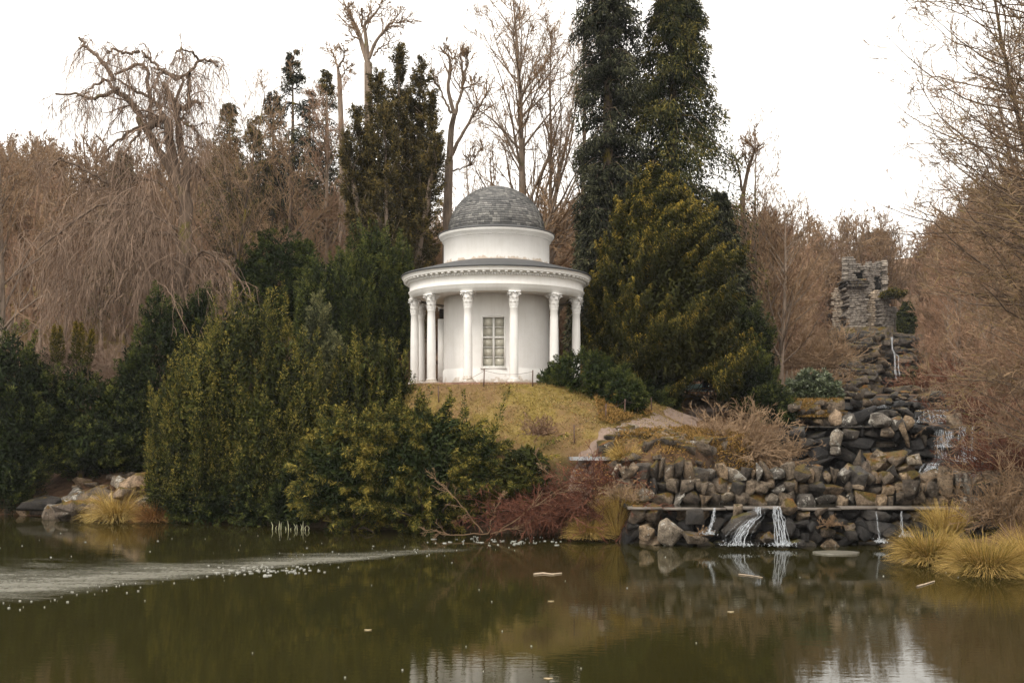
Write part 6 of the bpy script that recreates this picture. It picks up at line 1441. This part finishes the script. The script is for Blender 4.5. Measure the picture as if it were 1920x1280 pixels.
# ---------------------------------------------------------------- bench and person
TEAL = plain('green_paint', (.30, .46, .42), .5, .2, 6)
bx_, by_ = PX(1311, 0, 70)[:2]; zb = float(PX(0, 733, 70)[2]) - .45; rz = .28
bench = empty('park_bench', (bx_, by_, zb), 'green slatted park bench under the golden conifer', 'bench', None, rz)
def bpart(name, c, size, mat, rx=0):
    mb = MB().box(c, size, rx=rx); V, F = mb.get(); obj(name, make_mesh(name, V, F, mat), bench)
for k in range(4): bpart('seat_slat', (0, -.20 + k * .115, .44), (1.75, .09, .03), TEAL)
for k in range(4): bpart('back_slat', (0, .25 + k * .028, .58 + k * .105), (1.75, .025, .09), TEAL, -.2)
for s in (-.75, .75):
    bpart('leg', (s, -.18, .21), (.06, .06, .42), IRON); bpart('leg', (s, .24, .21), (.06, .06, .42), IRON); bpart('armrest', (s, 0, .66), (.05, .5, .04), IRON); bpart('back_post', (s, .30, .66), (.05, .05, .55), IRON, -.2)
# ledge the bench stands on
field('rock_bank', 'earthy rocks carrying the park bench under the conifer', 'rocks', 22, lambda i: np.array([bx_ + random.uniform(-1.5, 1.8), by_ + random.uniform(-.9, .9), zb - .30]), [ROCKM, DARKR], .34)
def person():
    J = {'pelvis': (.30, -.02, .55), 'belly': (.36, -.06, .72), 'chest': (.46, -.14, .93), 'neck': (.55, -.20, 1.08), 'head': (.60, -.25, 1.20), 'crown': (.62, -.27, 1.30),
         'sl': (.58, -.30, 1.00), 'el': (.72, -.46, .78), 'hl': (.92, -.42, .76), 'sr': (.34, .0, 1.02), 'er': (.52, -.14, .74), 'hr': (.84, -.30, .74),
         'pl': (.36, -.12, .52), 'kl': (.86, -.40, .60), 'al': (.92, -.48, .14), 'tl': (1.08, -.54, .07), 'pr': (.28, .06, .52), 'kr': (.74, -.10, .58), 'ar': (.78, -.16, .14), 'tr': (.95, -.20, .07)}
    RD_ = {'pelvis': .16, 'belly': .15, 'chest': .17, 'neck': .065, 'head': .10, 'crown': .085, 'sl': .085, 'el': .06, 'hl': .042, 'sr': .085, 'er': .06, 'hr': .042, 'pl': .11, 'kl': .075, 'al': .05, 'tl': .045, 'pr': .11, 'kr': .075, 'ar': .05, 'tr': .045}
    E = [('pelvis', 'belly'), ('belly', 'chest'), ('chest', 'neck'), ('neck', 'head'), ('head', 'crown'), ('chest', 'sl'), ('sl', 'el'), ('el', 'hl'), ('chest', 'sr'), ('sr', 'er'), ('er', 'hr'), ('pelvis', 'pl'), ('pl', 'kl'), ('kl', 'al'), ('al', 'tl'), ('pelvis', 'pr'), ('pr', 'kr'), ('kr', 'ar'), ('ar', 'tr')]
    for s, hx in (('l', .0), ('r', .0)):             # five short fingers on each hand
        h = np.array(J['h' + s])
        for k in range(5):
            a = h + [.05 if k < 4 else .01, -.03 + k * .018, -.01]; b_ = a + [.045 if k < 4 else .03, 0, -.025 if k < 4 else .03]
            J['f%s%da' % (s, k)] = tuple(a); J['f%s%db' % (s, k)] = tuple(b_); RD_['f%s%da' % (s, k)] = .010; RD_['f%s%db' % (s, k)] = .009; E += [('h' + s, 'f%s%da' % (s, k)), ('f%s%da' % (s, k), 'f%s%db' % (s, k))]
    keys = list(J); me = bpy.data.meshes.new('person'); me.from_pydata([J[k] for k in keys], [(keys.index(a), keys.index(b_)) for a, b_ in E], [])
    tmp = bpy.data.objects.new('person_source', me); COL.objects.link(tmp); tmp.modifiers.new('skin', 'SKIN'); sv = me.skin_vertices[0].data
    for i, k in enumerate(keys): sv[i].radius = (RD_[k], RD_[k]); sv[i].use_root = (k == 'pelvis')
    ss = tmp.modifiers.new('smooth', 'SUBSURF'); ss.levels = 2
    dg = bpy.context.evaluated_depsgraph_get(); out = bpy.data.meshes.new_from_object(tmp.evaluated_get(dg)); bpy.data.objects.remove(tmp)
    SKIN = plain('skin', (.50, .28, .20), .6, .08); JK = plain('dark_jacket', (.022, .032, .042), .8, .25); TR = plain('grey_trousers', (.10, .105, .14), .85, .3); SH = plain('dark_shoes', (.03, .025, .022), .6, .2)
    out.materials.clear(); [out.materials.append(q) for q in (JK, TR, SKIN, SH)]
    for f in out.polygons:
        c = f.center; f.use_smooth = True
        hand = (c.x > .80 and .68 < c.z < .82) and c.y > -.50 and c.z > .70
        f.material_index = 2 if (c.z > 1.09 or hand) else 3 if c.z < .16 else 1 if (c.z < .66) else 0
    p_ = empty('person', (bx_, by_, zb - .02), 'person in dark jacket and grey trousers leaning forward on the green park bench', 'person', None, rz)
    obj('body', out, p_)
    mb = MB()                                       # short hair
    V = []; 
    for i in range(7):
        for j in range(12):
            th = i / 6 * 1.7; ph = j / 12 * 2 * PI; V.append((.595 - .02 + .108 * math.sin(th) * math.cos(ph), -.245 + .108 * math.sin(th) * math.sin(ph), 1.235 + .125 * math.cos(th)))
    F = [[i * 12 + j, i * 12 + (j + 1) % 12, (i + 1) * 12 + (j + 1) % 12, (i + 1) * 12 + j] for i in range(6) for j in range(12)]
    F = [f for f in F if not (np.mean([V[q][0] for q in f]) > .63 and np.mean([V[q][2] for q in f]) < 1.30)]
    obj('hair', make_mesh('hair', V, F, plain('brown_hair', (.16, .08, .04), .8, .3), True), p_)
    mb = MB().box((.90, -.36, .80), (.15, .20, .05), ry=-.5); V, F = mb.get(); c_ = np.array([.90, -.36, .80])
    o = obj('red_book', make_mesh('red_book', V - c_, F, plain('red_cover', (.55, .07, .05), .5, .1)), None, None, label='small red thing held in the hands of the person on the bench', cat='book')
    cs, sn = math.cos(rz), math.sin(rz); o.location = (bx_ + c_[0] * cs - c_[1] * sn, by_ + c_[0] * sn + c_[1] * cs, zb - .02 + c_[2]); o.rotation_euler = (0, 0, rz)
person()
# dead leaves glowing orange behind the bench
twig_bush('beech_sapling', 'sapling with dry orange leaves behind the person on the bench', (bx_ + .3, by_ + 1.6, zb + .2), 1.3, 26, TWIGR, 711, per=(5, 4), lv=(900, LITTER, .10))

# ---------------------------------------------------------------- thin winter haze
hz = bpy.data.materials.new('haze'); hz.use_nodes = True; ht = hz.node_tree; ht.nodes.clear()
ho = ht.nodes.new('ShaderNodeOutputMaterial'); hv = ht.nodes.new('ShaderNodeVolumePrincipled'); hv.inputs['Color'].default_value = (.93, .95, 1, 1); hv.inputs['Density'].default_value = HAZE; hv.inputs['Anisotropy'].default_value = 0.0
ht.links.new(hv.outputs[0], ho.inputs['Volume'])
mb = MB().box((20, 376, 54), (1240, 900, 114)); V, F = mb.get()
if HAZE > 0: obj('haze', make_mesh('haze', V, F, hz), kind='stuff')

# ---------------------------------------------------------------- floating bits
WOODP = plain('bleached_wood', (.42, .33, .24), .7, .3, 8)
def stick(label, pts, r0, name='floating_stick'):
    P = np.array([[(a - 960) / FPX * (CZ * FPX / (c - HY)), CZ * FPX / (c - HY), .02] for a, c in pts]); b0 = P.mean(0); V, F, T = tubes((P - b0)[None], np.linspace(r0, r0 * .6, len(P))[None], 7)
    obj(name, make_mesh(name, V, F, WOODP, True), None, b0, label=label, cat='stick')
stick('straight pale stick floating in the middle of the lake', [(1001, 1077), (1018, 1075), (1035, 1077), (1053, 1075)], .035)
stick('forked pale branch floating before the right tussocks', [(1719, 1100), (1733, 1096), (1752, 1090)], .03)
stick('dark thin stick floating below the cascade', [(1385, 1077), (1405, 1079), (1430, 1083)], .018)
c_ = np.array([(1569 - 960) / FPX * (CZ * FPX / 252), CZ * FPX / 252, .03]); a_ = np.linspace(0, 2 * PI, 19)[:-1]; mb = MB()
ring = lambda r_, z: np.stack([r_ * .85 * np.cos(a_) * (1 + .08 * np.sin(3 * a_)), r_ * .5 * np.sin(a_), np.full(18, z)], 1)
mb.add(np.concatenate([ring(1, -.03), ring(1, .025), ring(.85, .01), ring(.01, .01)]), [[k * 18 + i, k * 18 + (i + 1) % 18, (k + 1) * 18 + (i + 1) % 18, (k + 1) * 18 + i] for k in range(3) for i in range(18)]); V, F = mb.get()
obj('ice_pan', make_mesh('ice_pan', V, F, plain('murky_ice', (.16, .15, .12), .3, .3)), None, c_, label='round thin ice pan floating before the lowest cascade wall', cat='ice')
for i, (px, py) in enumerate([(1028, 1272), (690, 1181), (1033, 1127), (1370, 1147)]):
    Y = CZ * FPX / (py - HY); c_ = np.array([(px - 960) / FPX * Y, Y, .012]); mb = MB(); t_ = np.linspace(0, 2 * PI, 9)[:-1]; P = np.stack([.09 * np.cos(t_), .035 * np.sin(t_), .01 * np.abs(np.cos(t_))], 1); mb.add(np.concatenate([P, P - [0, 0, .012]]), [[k, (k + 1) % 8, 8 + (k + 1) % 8, 8 + k][::-1] for k in range(8)]); mb.add(P, [list(range(8))]); V, F = mb.get()
    obj('floating_leaf', make_mesh('floating_leaf', V, F, plain('wet_leaf', (.42, .33, .2), .4, .2)), None, c_, label=['pale leaf floating nearest the viewer at the bottom edge', 'small leaf floating on the dark green left water', 'small pale leaf floating below the straight stick', 'tiny leaf floating right of the middle of the lake'][i], cat='leaf')
